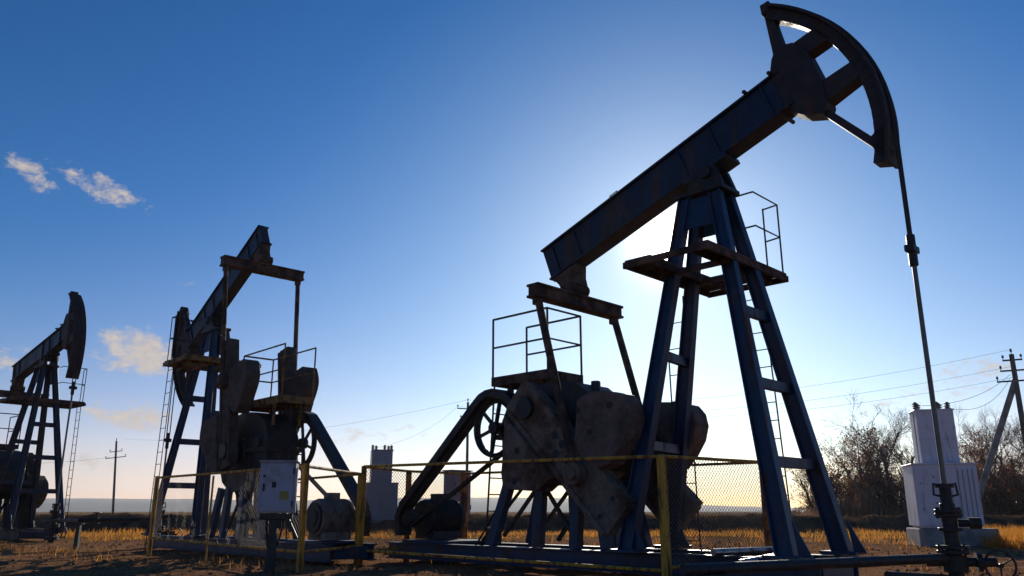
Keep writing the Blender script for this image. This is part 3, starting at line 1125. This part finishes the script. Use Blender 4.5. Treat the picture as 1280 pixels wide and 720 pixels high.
A = local(S1, AZ1, -0.40, -1.42)
B = local(S1, AZ1, -0.15, 1.22)
C = local(S1, AZ1, -7.74, -1.60)
Dd = local(S1, AZ1, -7.74, 1.25)
CD = C.lerp(Dd, 0.42)
f1 = fence(A, 'yellow railed fence round the cranks of the nearest pump', [
    (A, C, 0.21, 1.85, 0.275, 1.96, False), (A, B, 0.25, 1.85, 0.30, 1.86, True), (B, Dd, 0.3, 1.86, 0.3, 1.90, False),
    (C, CD, 0.275, 1.95, 0.28, 1.90, True), (CD, Dd, 0.28, 1.90, 0.28, 1.90, True)])
fence_posts(f1, [(A, 1.87, 0.115, 'yellow'), (B, 1.88, 0.10, 'orange'), (C, 1.97, 0.09, 'yellow'), (Dd, 1.92, 0.13, 'orange'), (CD, 1.90, 0.10, 'orange')])

A2 = at(379, 15.3)
B2 = at(192, 20.6)
C2 = at(449, 17.4)
D2 = local(S2, AZ2, 0.2, -1.3)
f2 = fence(A2, 'yellow railed fence round the middle pump, behind the white control box', [
    (A2, B2, 0.34, 1.85, 0.43, 1.85, 0.1), (A2, C2, 0.34, 1.85, 0.36, 1.8, False), (C2, D2, 0.36, 1.8, 0.4, 1.8, False)])
fence_posts(f2, [(A2, 1.9, 0.10, 'yellow'), (B2, 1.87, 0.09, 'yellow'), (A2.lerp(B2, 0.55), 1.8, 0.04, 'yellow'), (C2, 1.8, 0.1, 'yellow')])


# ------------------------------------------------------------------ control boxes
def control_box(loc, rz, w, h, dpt, z0, m, label, post):
    root = empty('control_box', loc, rz)
    tag(root, label, 'control box', 'electric control boxes beside the pumps')
    b = MB()
    b.box((0, 0, z0 + h / 2), (w, dpt, h))
    b.box((0, 0, z0 + h + 0.015), (w + 0.06, dpt + 0.08, 0.03))
    b.build('cabinet', m, root, bevel=0.01)
    dd = MB()
    dd.box((0, -dpt / 2 - 0.012, z0 + h / 2), (w - 0.06, 0.02, h - 0.06))
    do = dd.build('door', m, root, bevel=0.005)
    hn = MB()
    hn.box((-w * 0.36, -dpt / 2 - 0.04, z0 + h * 0.5), (0.03, 0.035, 0.13))
    hn.build('handle', 'mark', do)
    wn = MB()
    wn.box((w * 0.22, -dpt / 2 - 0.0245, z0 + h * 0.34), (0.16, 0.004, 0.15))
    wn.build('warning_sticker', 'warn', do)
    mk = MB()
    mk.box((-w * 0.08, -dpt / 2 - 0.0245, z0 + h * 0.55), (0.07, 0.004, 0.10))
    mk.build('name_plate', 'mark', do)
    for cx_, cr_ in ((-0.16, 0.022), (0.12, 0.016)):
        each('conduit', 'cable', root, [lambda q: q.tube([(cx_, 0.03, z0 + 0.02), (cx_, 0.03, z0 - 0.25), (cx_ * 0.4 - 0.05, 0.12, 0.35), (cx_ * 0.4 - 0.1, 0.3, -0.05)], cr_, 8)])
    for hz_ in (0.18, 0.82):
        each('hinge', 'dark', do, [lambda q: q.cyl((w / 2 - 0.03, -dpt / 2 - 0.03, z0 + h * hz_ - 0.05), (w / 2 - 0.03, -dpt / 2 - 0.03, z0 + h * hz_ + 0.05), 0.014, 8)])
    each('latch', 'dark', do, [lambda q: q.cyl((-w * 0.36, -dpt / 2 - 0.035, z0 + h * 0.72), (-w * 0.36, -dpt / 2 - 0.02, z0 + h * 0.72), 0.025, 10)])
    p = MB()
    p.box((-0.04, 0.02, z0 / 2 - 0.1), (post, post, z0 + 0.2))
    p.box((0.0, 0, z0 - 0.06), (w * 0.9, dpt * 0.7, 0.10))
    p.box((0.05, 0, z0 - 0.16), (0.1, 0.1, 0.2))
    p.build('stand', 'dark', root, bevel=0.008)
    return root


control_box((-4.2, 15.0, 0), R(-38 + 45), 0.62, 0.88, 0.34, 1.02, 'boxwhite', 'pale grey control box with yellow warning sticker on a dark post before the middle pump', 0.14)
q = at(571, 20.6)
control_box((q.x, q.y, 0), R(44), 0.62, 1.05, 0.32, 0.95, 'greywhite', 'grey control box standing behind the nearest pump belt guard', 0.12)


# ------------------------------------------------------------------ wellheads and pipes
def wellhead(loc, rz, label, top=1.40, wheel=True):
    root = empty('wellhead', loc, rz)
    tag(root, label, 'wellhead', 'wellheads under the pump heads')
    b = MB()
    b.cyl((0, 0, -0.1), (0, 0, top - 0.25), 0.095, 18)
    for z, r_ in ((0.10, 0.22), (0.17, 0.22), (0.52, 0.20), (0.58, 0.20), (0.80, 0.15), (0.98, 0.17), (1.03, 0.17)):
        b.cyl((0, 0, z), (0, 0, z + 0.045), r_, 20)
    b.cyl((0, 0, 0.30), (0, 0, 0.50), 0.15, 16)
    b.build('casing', 'dark', root, bevel=0.006)
    s = MB()
    s.cyl((0, 0, top - 0.26), (0, 0, top), 0.075, 14)
    s.cyl((0, 0, top - 0.05), (0, 0, top), 0.12, 14)
    for sx in (-1, 1):
        s.tube([(0.06 * sx, 0, top - 0.02), (0.14 * sx, 0, top), (0.15 * sx, 0, top - 0.14), (0.06 * sx, 0, top - 0.16)], 0.018, 6)
    s.build('stuffing_box', 'dark', root)
    for z, rr in ((0.14, 0.19), (0.555, 0.17), (1.01, 0.145)):
        for i in range(6):
            t = i * pi / 3
            each('flange_bolt', 'dark', root, [lambda q: q.cyl((rr * cos(t), rr * sin(t), z - 0.05), (rr * cos(t), rr * sin(t), z + 0.09), 0.016, 6)])
    if wheel:
        v2 = MB()
        v2.cyl((0.1, 0.0, 0.90), (0.36, -0.05, 0.90), 0.05, 10)
        v2.cyl((0.22, -0.03, 0.90), (0.36, -0.05, 0.90), 0.075, 10)
        v2.build('side_outlet', 'dark', root)
        v = MB()
        v.cyl((-0.35, 0.02, 0.42), (0.48, -0.05, 0.42), 0.06, 12)
        v.cyl((0.25, -0.03, 0.42), (0.31, -0.04, 0.42), 0.12, 14)
        vo = v.build('valve', 'dark', root)
        hw_ = MB()
        c = Vector((0.52, -0.06, 0.38))
        hw_.ring(c, 0.185, 0.016, 'y', 28, 6)
        for i in range(3):
            t = i * 2 * pi / 3 + 0.5
            hw_.tube([c, c + Vector((0.185 * cos(t), 0, 0.185 * sin(t)))], 0.011, 6)
        hw_.cyl(c + Vector((0, -0.03, 0)), c + Vector((0, 0.08, 0)), 0.03, 10)
        hw_.build('handwheel', 'dark', vo)
    return root


W1 = local(S1, AZ1, 3.07, 0)
wellhead(W1, R(-8), 'black wellhead with side handwheel at the lower right under the raised pump head')
W2 = local(S2, AZ2, 3.05 * 0.88 + 0.02, 0)
wellhead(W2, R(40), 'black wellhead under the lowered head of the middle pump', 1.3, True)
W3 = local(S3, AZ3, 3.05 * 0.92 + 0.02, 0)
wellhead(W3, R(-20), 'black wellhead under the farthest pump beside its ladder', 1.3, True)


def pipe(name, pts, r, m, label, supports=(), flanges=(), cat='pipe'):
    base = Vector((pts[0][0], pts[0][1], 0))
    root = empty(name, base)
    tag(root, label, cat, 'pipes on the well pad')
    P = [Vector(p) - base for p in pts]
    t = MB()
    t.tube(P, r, 12)
    t.build('tube', m, root, smooth=True)
    for s in supports:
        q = Vector(s) - base
        b = MB()
        b.box((q.x, q.y, (q.z - 0.06) / 2 - 0.05), (0.11, 0.11, q.z + 0.04))
        b.box((q.x, q.y, q.z - r - 0.01), (0.22, 0.22, 0.03))
        b.build('support', 'green', root)
    for f, d in flanges:
        q, d = Vector(f) - base, Vector(d).normalized()
        b = MB()
        b.cyl(q - d * 0.04, q + d * 0.04, r * 2.0, 16)
        b.build('flange', 'dark', root)
    return root


e1 = Vector((1.75, 8.75, 0.47))
pd = (Vector((W1.x, W1.y, 0.47)) - e1)
pipe('flow_pipe', [e1, Vector((W1.x, W1.y, 0.47))], 0.062, 'dark', 'dark flow pipe running left from the nearest wellhead past the tower feet',
     supports=[e1 + pd * 0.1])
e2 = local(S1, AZ1, 1.9, -0.9, 0.30)
pipe('flow_pipe', [e2 + Vector((0.3, -0.8, 0)), Vector((W1.x - 0.1, W1.y - 0.1, 0.22))], 0.05, 'dark', 'lower thin dark pipe beside the foot of the nearest wellhead')
lp0, lp1 = local(S1, AZ1, 0.1, -0.95, 0.47), local(S1, AZ1, 0.55, 0.95, 0.47)
pipe('steel_pipe', [lp0, lp1], 0.055, 'steel', 'shiny steel pipe lying across the base of the nearest pump')
lp0, lp1 = local(S1, AZ1, 0.55, -1.0, 0.34), local(S1, AZ1, 0.9, -0.05, 0.46)
pipe('steel_pipe', [lp0, lp1], 0.05, 'steel', 'short shiny pipe beside the front foot of the nearest pump')
pa = at(84, 25.6)
pb = at(101, 24.0)
pipe('flow_pipe', [Vector((W3.x, W3.y, 0.75)), Vector((pb.x, pb.y, 0.80)), Vector((W2.x, W2.y, 0.83))], 0.06, 'dark',
     'long dark pipe on a green post between the middle and farthest pumps', supports=[Vector((pb.x, pb.y, 0.78))])
pv = empty('pipe_valve', Vector((pb.x, pb.y, 0)).lerp(Vector((W2.x, W2.y, 0)), 0.2) + Vector((0, 0, 0.81)))
tag(pv, 'small valve standing on the pipe between the middle and farthest pumps', 'valve')
m = MB()
m.cyl((0, 0, 0), (0, 0, 0.2), 0.03, 8)
m.cyl((-0.09, 0, -0.02), (0.09, 0, -0.02), 0.085, 12)
m.build('valve_body', 'dark', pv)
m = MB()
m.ring((0, 0, 0.2), 0.1, 0.015, 'z', 18, 6)
m.bar((-0.1, 0, 0.2), (0.1, 0, 0.2), 0.02, 0.015)
m.build('handwheel', 'dark', pv)


# ------------------------------------------------------------------ transformer substations
def substation(loc, rz, mt, label, base_w=2.25):
    root = empty('transformer_substation', loc, rz)
    tag(root, label, 'substation', 'two-tier transformer substations')
    b = MB()
    b.box((0.12, 0, 0.20), (base_w, 1.9, 0.66))
    b.build('concrete_base', 'concrete', root, bevel=0.03)
    w, d = 1.86, 1.5
    z0, z1, z2 = 0.60, 2.48, 4.22
    c = MB()
    c.box((0, 0, (z0 + z1) / 2), (w, d, z1 - z0))
    c.box((0, 0, z1 + 0.02), (w + 0.08, d + 0.08, 0.05))
    c.box((0, 0, z0 - 0.03), (w - 0.2, d - 0.1, 0.06))
    co = c.build('lower_cabinet', mt, root, bevel=0.012)
    for i, (xc, ww) in enumerate(((-0.48, 0.84), (0.42, 0.88))):
        dm = MB()
        dm.box((xc, -d / 2 - 0.012, (z0 + z1) / 2), (ww, 0.022, z1 - z0 - 0.16))
        do = dm.build('door', mt, co, bevel=0.006)
    for xx in (0.35, 0.5, 0.65, 0.78):
        each('door_rib', 'greywhite', co, [lambda q: q.box((xx, -d / 2 - 0.03, (z0 + z1) / 2), (0.03, 0.02, z1 - z0 - 0.3))])
    for xx, zz in ((-0.75, 1.1), (-0.75, 1.9), (-0.35, 2.1), (-0.35, 1.3), (-0.05, 0.9)):
        each('door_hinge', 'greywhite', co, [lambda q: q.box((xx, -d / 2 - 0.026, zz), (0.05, 0.02, 0.07))])
    u = MB()
    uw, ud = 1.12, 0.95
    u.box((0.02, 0.05, (z1 + z2) / 2 + 0.02), (uw, ud, z2 - z1))
    u.box((0.02, 0.05, z2 + 0.03), (uw + 0.06, ud + 0.06, 0.04))
    u.bar((-uw / 2 - 0.02, -0.2, z1 + 0.06), (-uw / 2 - 0.02, -0.2, z2), 0.05, 0.05, up=(1, 0, 0))
    u.box((0.03, -ud / 2 + 0.05 - 0.012, z1 + 0.85), (uw - 0.14, 0.02, 0.03))
    u.box((0.03, -ud / 2 + 0.05 - 0.012, z1 + 0.45), (uw - 0.14, 0.02, 0.7))
    u.build('upper_cabinet', mt, root, bevel=0.012)
    for x, y in ((-0.5, -0.3), (-0.33, 0.2), (0.14, -0.3), (0.34, 0.25), (0.5, -0.15)):
        im = MB()
        im.cyl((x, y, z2 + 0.05), (x, y, z2 + 0.30), 0.045, 10)
        for k in range(3):
            im.cyl((x, y, z2 + 0.08 + 0.07 * k), (x, y, z2 + 0.12 + 0.07 * k), 0.085, 12)
        im.build('insulator', 'porcelain', root)
    return root


q = at(1180, 27.0)
substation((q.x, q.y, 0), R(-14), 'white', 'white two-tier transformer cabinet on a concrete block near the trees at right')
q = at(474.5, 45.0)
substation((q.x, q.y, 0), R(8), 'greywhite', 'distant grey two-tier transformer cabinet between the middle and nearest pumps')


# ------------------------------------------------------------------ power poles and lines
def insul(m, p, h=0.2, tilt=None):
    p = Vector(p)
    m.cyl(p, p + Vector((0, 0, h)), 0.02, 6)
    m.cyl(p + Vector((0, 0, h * 0.45)), p + Vector((0, 0, h)), 0.06, 8, 0.045)


def pole(loc, hgt, rz, label, strut=None, r=0.12, arms=((0.25, 1.0),), tilt=0.0):
    root = empty('power_pole', loc, rz)
    root.rotation_euler = (0, R(tilt), rz)
    tag(root, label, 'power pole', 'power poles of the field line')
    t = MB()
    t.tube([(0, 0, -0.3), (0, 0, hgt)], r, 10, r * 0.7)
    t.build('shaft', 'pole', root, smooth=True)
    for dz, wd in arms:
        c = MB()
        c.bar((-wd / 2, 0, hgt - dz), (wd / 2, 0, hgt - dz), 0.07, 0.08)
        c.build('crossarm', 'dark', root)
        for x in (-wd / 2 + 0.04, wd / 2 - 0.04):
            im = MB()
            insul(im, (x, 0, hgt - dz + 0.04), 0.24)
            im.build('insulator', 'porcelain', root)
    im = MB()
    insul(im, (0, 0, hgt), 0.3)
    im.build('insulator', 'porcelain', root)
    if strut:
        s = MB()
        s.tube([(0, 0, hgt - 1.35), strut], r * 0.9, 10, r)
        s.build('strut', 'concrete', root, smooth=True)
    return root


P1 = Vector((26.25, 42.0, 0))
H1 = 9.0
pole(P1, H1, R(-28), 'thick power pole with a slanting strut at the right edge', strut=(-3.7 * cos(R(-28)), 3.7 * sin(R(28)), -0.2), r=0.17,
     arms=((0.30, 0.9), (0.85, 1.25), (1.40, 1.7)))
P2 = at(583, 63)
pole(P2, 9.2, R(20), 'slender power pole rising behind the belt guard of the nearest pump', r=0.13, arms=((0.5, 1.7), (1.3, 1.2)))
P3 = at(142, 96)
pole(P3, 9.0, R(-10), 'distant lone power pole between the middle and farthest pumps', r=0.15, arms=((1.2, 1.6), (1.9, 2.6)), tilt=-5)


def wire(a, b, sag, label, r=0.008):
    a, b = Vector(a), Vector(b)
    pts = []
    for i in range(25):
        t = i / 24
        p = a.lerp(b, t)
        p.z -= sag * 4 * t * (1 - t)
        pts.append(p)
    m = MB()
    m.tube([p - a for p in pts], r, 4)
    o = m.build('power_line', 'cable')
    o.location = a
    tag(o, label, 'power line', 'overhead power lines')


P4 = Vector((-62, 96, 9.2))
wire(P1 + Vector((0, 0, H1 + 0.25)), P2 + Vector((0.0, 0, 9.4)), 1.3, 'highest overhead wire running from the right pole to the middle one')
wire(P1 + Vector((-0.3, -0.3, H1 - 0.7)), P2 + Vector((-0.8, 0, 8.9)), 1.4, 'left lower overhead wire from the right pole to the middle one')
wire(P1 + Vector((0.4, 0.3, H1 - 1.1)), P2 + Vector((0.8, 0, 8.9)), 1.5, 'right lower overhead wire from the right pole to the middle one')
q = at(474.5, 45.0)
wire(P2 + Vector((-0.8, 0, 8.9)), (q.x - 0.3, q.y, 4.4), 0.5, 'overhead wire dropping from the middle pole to the grey cabinet', 0.006)
wire(P2 + Vector((0, 0, 9.4)), P3 + Vector((0, 0, 9.2)), 1.2, 'faint overhead wire between the middle and distant poles', 0.009)
wire(P3 + Vector((-1.2, 0, 7.1)), (-62, 80, 6.3), 0.8, 'wire running left from the distant pole towards the farthest pump', 0.012)
q = at(1180, 27.0)
wire(P1 + Vector((-0.5, -0.4, H1 - 1.3)), (q.x + 0.3, q.y, 4.45), 0.7, 'sagging service wire from the right pole to the white cabinet', 0.009)
wire(P1 + Vector((-0.4, -0.3, H1 - 1.1)), (q.x - 0.3, q.y + 0.2, 4.45), 0.4, 'tighter service wire from the right pole to the white cabinet', 0.009)


# ------------------------------------------------------------------ trees
def tree_meshes(seed, hgt, spread, leafy, trunk_n=1, dens=1.0):
    r = random.Random(seed)
    tr, tw, lf = MB(), MB(), MB()

    def grow(p, d, ln, rad, lvl):
        n = 3
        pts = [p]
        dd = d.copy()
        for i in range(n):
            dd = (dd + Vector((r.uniform(-1, 1), r.uniform(-1, 1), r.uniform(-0.4, 0.7))) * (0.10 + 0.05 * lvl)).normalized()
            pts.append(pts[-1] + dd * ln / n)
        tip = rad * 0.55
        (tr if lvl < 2 else tw).tube(pts, rad, 6 if lvl < 2 else 3, tip, cap=False)
        if lvl >= 4:
            if leafy and r.random() < leafy:
                for _ in range(3):
                    c = pts[-1] + Vector((r.uniform(-1, 1), r.uniform(-1, 1), r.uniform(-1, 1))) * 0.16
                    a_ = Vector((r.uniform(-1, 1), r.uniform(-1, 1), r.uniform(-1, 1))).normalized() * r.uniform(0.035, 0.075)
                    b_ = a_.orthogonal().normalized() * r.uniform(0.03, 0.06)
                    lf.add([c - a_, c + b_, c + a_, c - b_], [(0, 1, 2, 3)])
            return
        kids = int(r.uniform(3, 5.4) * dens) if lvl > 0 else int(r.uniform(6, 9))
        for i in range(kids):
            t = r.uniform(0.3, 1.0) if lvl else r.uniform(0.25, 1.0)
            k = min(n - 1, int(t * n))
            q = pts[k].lerp(pts[k + 1], t * n - k)
            ax = dd.orthogonal().normalized()
            ax.rotate(Matrix.Rotation(r.uniform(0, 2 * pi), 3, dd))
            nd = (dd * r.uniform(0.55, 1.0) + ax * r.uniform(0.45, 0.9) * spread + Vector((0, 0, 0.22))).normalized()
            grow(q, nd, ln * r.uniform(0.45, 0.68) * (1.0 if lvl else 0.85), max(0.006, rad * (1 - t * 0.45) * r.uniform(0.4, 0.6)), lvl + 1)
    for i in range(trunk_n):
        off = Vector((r.uniform(-0.5, 0.5), r.uniform(-0.5, 0.5), 0)) * (trunk_n > 1)
        d = (Vector((0, 0, 1)) + off * 0.35).normalized()
        grow(off + Vector((0, 0, -0.2)), d, hgt * 0.62, hgt * 0.016 + 0.02, 0)
    return tr, tw, lf


PROTO = []


def make_proto(seed, hgt, spread, leafy, tn, nm, dens=1.0):
    tr, tw, lf = tree_meshes(seed, hgt, spread, leafy, tn, dens)
    root = empty(nm, (0, 0, 0))
    tr.build('trunk', 'bark', root)
    ob = tw
    cr = ob.build('crown', 'twig', root)
    if lf.v:
        lf.build('leaves', 'leaf', cr)
    PROTO.append([root, False])


make_proto(11, 7.6, 0.9, 0.0, 1, 'bare_tree', 1.3)
make_proto(12, 7.0, 0.8, 0.10, 1, 'bare_tree', 1.25)
make_proto(13, 5.6, 1.0, 0.75, 2, 'autumn_tree')
make_proto(14, 5.0, 1.0, 0.55, 2, 'autumn_tree')
make_proto(15, 4.2, 1.05, 0.25, 3, 'leafless_shrub')
make_proto(16, 3.6, 1.1, 0.4, 3, 'leafless_shrub')


def place_tree(i, x, dist, s, rz, label, cat, group='trees and shrubs of the copse at right'):
    pr = PROTO[i]
    if not pr[1]:
        o = pr[0]
        pr[1] = True
    else:
        o = copy_tree(pr[0])
    p = at(x, dist)
    o.location = p
    o.rotation_euler = (0, 0, rz)
    o.scale = (s, s, s)
    tag(o, label, cat, group)


TREES = [
    (2, 1088, 63, 1.12, 'rusty leaved tree in the middle of the left half of the copse', 'tree'),
    (3, 1026, 66, 0.92, 'small brown leaved tree at the far left of the copse', 'tree'),
    (1, 1112, 68, 1.12, 'broad bare tree behind the rust leaved one left of the cabinet', 'tree'),
    (0, 1228, 68, 1.05, 'bare tree behind the foot of the pole strut', 'tree'),
    (2, 1252, 62, 1.12, 'rusty leaved tree between the strut foot and the right power pole', 'tree'),
    (1, 1080, 60, 0.95, 'bare tree standing in the left half of the copse', 'tree'),
    (0, 1140, 64, 1.02, 'bare tree touching the left side of the white cabinet roof', 'tree'),
    (0, 1248, 58, 0.95, 'bare tree between the strut and the right power pole', 'tree'),
    (1, 1020, 72, 0.70, 'lone thin bare tree at the far left tip of the copse', 'tree'),
    (0, 1122, 60, 1.10, 'tall bare tree rising just left of the white transformer cabinet', 'tree'),
    (1, 1098, 62, 1.0, 'second bare tree left of the white transformer cabinet', 'tree'),
    (2, 1108, 58, 0.95, 'rust leaved tree left of the white transformer cabinet', 'tree'),
    (3, 1138, 60, 0.85, 'brown leaved tree half hidden by the left side of the white cabinet', 'tree'),
    (3, 1045, 60, 1.1, 'brown autumn tree at the left end of the copse', 'tree'),
    (1, 1060, 66, 0.92, 'bare tree sticking up over the left end of the copse', 'tree'),
    (0, 1262, 60, 0.98, 'tall bare tree right of the slanting pole strut', 'tree'),
    (1, 1238, 64, 1.00, 'bare tree just right of the white cabinet', 'tree'),
    (2, 1222, 58, 1.02, 'rust leaved tree behind the foot of the pole strut', 'tree'),
    (0, 1282, 66, 1.02, 'bare tree cut by the right edge of the picture', 'tree'),
    (3, 1275, 56, 1.00, 'brown leaved tree at the right edge under the power pole', 'tree'),
    (1, 1302, 60, 1.02, 'bare tree crown peeking in at the far right below the pole crossarms', 'tree'),
    (0, 1150, 72, 0.90, 'bare tree behind the upper left of the white cabinet', 'tree'),
    (1, 1205, 70, 0.90, 'bare tree behind the upper right of the white cabinet', 'tree'),
]
for k, (i, x, d, s, lab, cat) in enumerate(TREES):
    place_tree(i, x, d, s * 1.12, rnd.uniform(0, 6.28), lab, cat)
k = 0
for x in range(985, 1300, 8):
    i = 4 + (k % 2)
    d = 60 + rnd.uniform(-4, 6)
    s = 1.0
    if x < 1050:
        s = 0.35 + 0.65 * (x - 985) / 65.0
        d += (1050 - x) * 0.5
    place_tree(i, x + rnd.uniform(-3, 3), d, s * rnd.uniform(0.8, 1.1) * (1.05 if x > 1085 else 0.95), rnd.uniform(0, 6.28),
               ['leafless brown shrub in the thicket below the trees at right', 'dense shrub with a few brown leaves in the thicket below the trees at right'][i - 4], 'shrub')
    k += 1


# ------------------------------------------------------------------ grass, straw, clods
def density(x, y):
    return smoothnoise(x, y, 0.16) + 0.5 * smoothnoise(x + 40, y, 0.5)


def scatter_grass():
    r = random.Random(3)
    gb, sb = MB(), MB()

    def blade(mb, p, h, w, lean):
        a = r.uniform(0, 2 * pi)
        side = Vector((cos(a), sin(a), 0)) * w
        la = r.uniform(0, 2 * pi)
        ld = Vector((cos(la), sin(la), 0)) * lean
        mid = p + Vector((0, 0, h * 0.6)) + ld * 0.4
        tip = p + Vector((0, 0, h)) + ld
        mb.add([p - side, p + side, mid + side * 0.6, mid - side * 0.6, tip], [(0, 1, 2, 3), (3, 2, 4)])
    n = 0
    # the bright dry belt behind the pads
    while n < 34000:
        y = r.uniform(26, 50)
        x = r.uniform(-0.66, 0.70) * y
        c_ = smoothnoise(x, y, 0.38) + 0.6 * smoothnoise(x, y, 1.1)
        d = density(x, y) * 0.6 + c_ * 0.7 + min(0.35, (y - 31) * 0.06)
        if x > 0.565 * y and y > 25:
            d += 0.5
        if d < r.uniform(0.12, 0.6):
            n += 0.2
            continue
        p = Vector((x, y, ground_z(x, y) - 0.02))
        blade(gb, p, r.uniform(0.08, 0.22) * (1 + max(-0.4, 1.1 * c_)) * (1.5 if x > 0.565 * y else 1), r.uniform(0.008, 0.016), r.uniform(0.02, 0.22))
        n += 1
    # tufts on the pad
    for _ in range(300):
        y = r.uniform(13.5, 27)
        x = r.uniform(-0.66, 0.68) * y
        if density(x * 1.7, y * 1.7) < 0.05:
            continue
        big = r.random()
        for _ in range(int(12 + 40 * big)):
            q = Vector((x + r.gauss(0, 0.14 + 0.2 * big), y + r.gauss(0, 0.14 + 0.2 * big), 0))
            q.z = ground_z(q.x, q.y) - 0.02
            blade(gb if r.random() < 0.45 else sb, q, r.uniform(0.05, 0.16 + 0.12 * big), r.uniform(0.004, 0.010), r.uniform(0.02, 0.16))
    for _ in range(11000):
        y = r.uniform(13.0, 30)
        x = r.uniform(-0.66, 0.68) * y
        p = Vector((x, y, ground_z(x, y) - 0.01))
        blade(sb, p, r.uniform(0.02, 0.09), r.uniform(0.004, 0.010), r.uniform(0.03, 0.16))
    for _ in range(7000):
        y = r.uniform(24.5, 36)
        x = r.uniform(0.555, 0.66) * y
        blade(gb, Vector((x, y, ground_z(x, y) - 0.02)), r.uniform(0.2, 0.55) * (1 + 0.6 * smoothnoise(x, y, 0.6)), r.uniform(0.008, 0.016), r.uniform(0.04, 0.3))
    # stalks on the crest and slopes of the bank
    for _ in range(9000):
        t = r.random()
        x = -75 + 125 * t
        yc = 52 - 10 * t + 1.5 * sin(x * 0.11)
        if smoothnoise(x, 3.0, 0.5) + 0.5 * smoothnoise(x, 9.0, 1.7) < r.uniform(-0.3, 0.3):
            continue
        k_ = r.uniform(-0.45, 0.35)
        z = 0.80 * cos(k_ * pi) - 0.05
        blade(sb, Vector((x, yc + k_ * 5.2, z)), r.uniform(0.08, 0.34), r.uniform(0.008, 0.016), r.uniform(0.02, 0.2))
    ub = MB()
    for _ in range(22000):
        x = r.uniform(984, 1310)
        p = at(x, r.uniform(56, 70))
        p.z = -0.05
        hh = (0.6 + 2.0 * min(1, max(0, (x - 984) / 60))) * r.uniform(0.4, 1.0) * (0.8 + 0.5 * smoothnoise(p.x, p.y, 0.4))
        blade(ub, p, hh, r.uniform(0.012, 0.03), r.uniform(0.05, 0.5))
    o = ub.build('undergrowth', 'brush')
    tag(o, 'low brown undergrowth at the foot of the trees at right', 'undergrowth', kind='stuff')
    o = gb.build('dry_grass', 'grass')
    tag(o, 'orange dry grass behind and among the pumps', 'grass', kind='stuff')
    o = sb.build('straw_litter', 'straw')
    tag(o, 'flattened straw and dead stalks on the bare earth', 'straw', kind='stuff')
    cb = MB()
    for _ in range(3600):
        y = r.uniform(12.5, 32)
        x = r.uniform(-0.66, 0.68) * y
        s = r.uniform(0.012, 0.05) * (2.0 if r.random() < 0.06 else 1)
        z = ground_z(x, y)
        vs = []
        for dx, dy, dz in ((1, 0, 0), (-1, 0, 0), (0, 1, 0), (0, -1, 0), (0, 0, 1), (0, 0, -1)):
            q = s * r.uniform(0.6, 1.3)
            vs.append((x + dx * q, y + dy * q, z + dz * q * 0.7))
        cb.add(vs, [(0, 2, 4), (2, 1, 4), (1, 3, 4), (3, 0, 4), (2, 0, 5), (1, 2, 5), (3, 1, 5), (0, 3, 5)])
    o = cb.build('soil_clods', 'clod')
    tag(o, 'loose clods and stones scattered over the well pad', 'stones', kind='stuff')


scatter_grass()

vp = local(S1, AZ1, 0.72, 0.1, 0.47)
pv = empty('pipe_valve', vp)
tag(pv, 'small valve on the shiny pipe at the base of the nearest pump', 'valve')
m = MB()
m.cyl((0, 0, -0.05), (0, 0, 0.22), 0.035, 10)
m.cyl((-0.12, 0, 0.0), (0.12, 0, 0.0), 0.07, 12)
m.build('valve_body', 'dark', pv)
m = MB()
m.bar((-0.11, 0, 0.23), (0.11, 0, 0.23), 0.03, 0.03)
m.build('handle', 'dark', pv)
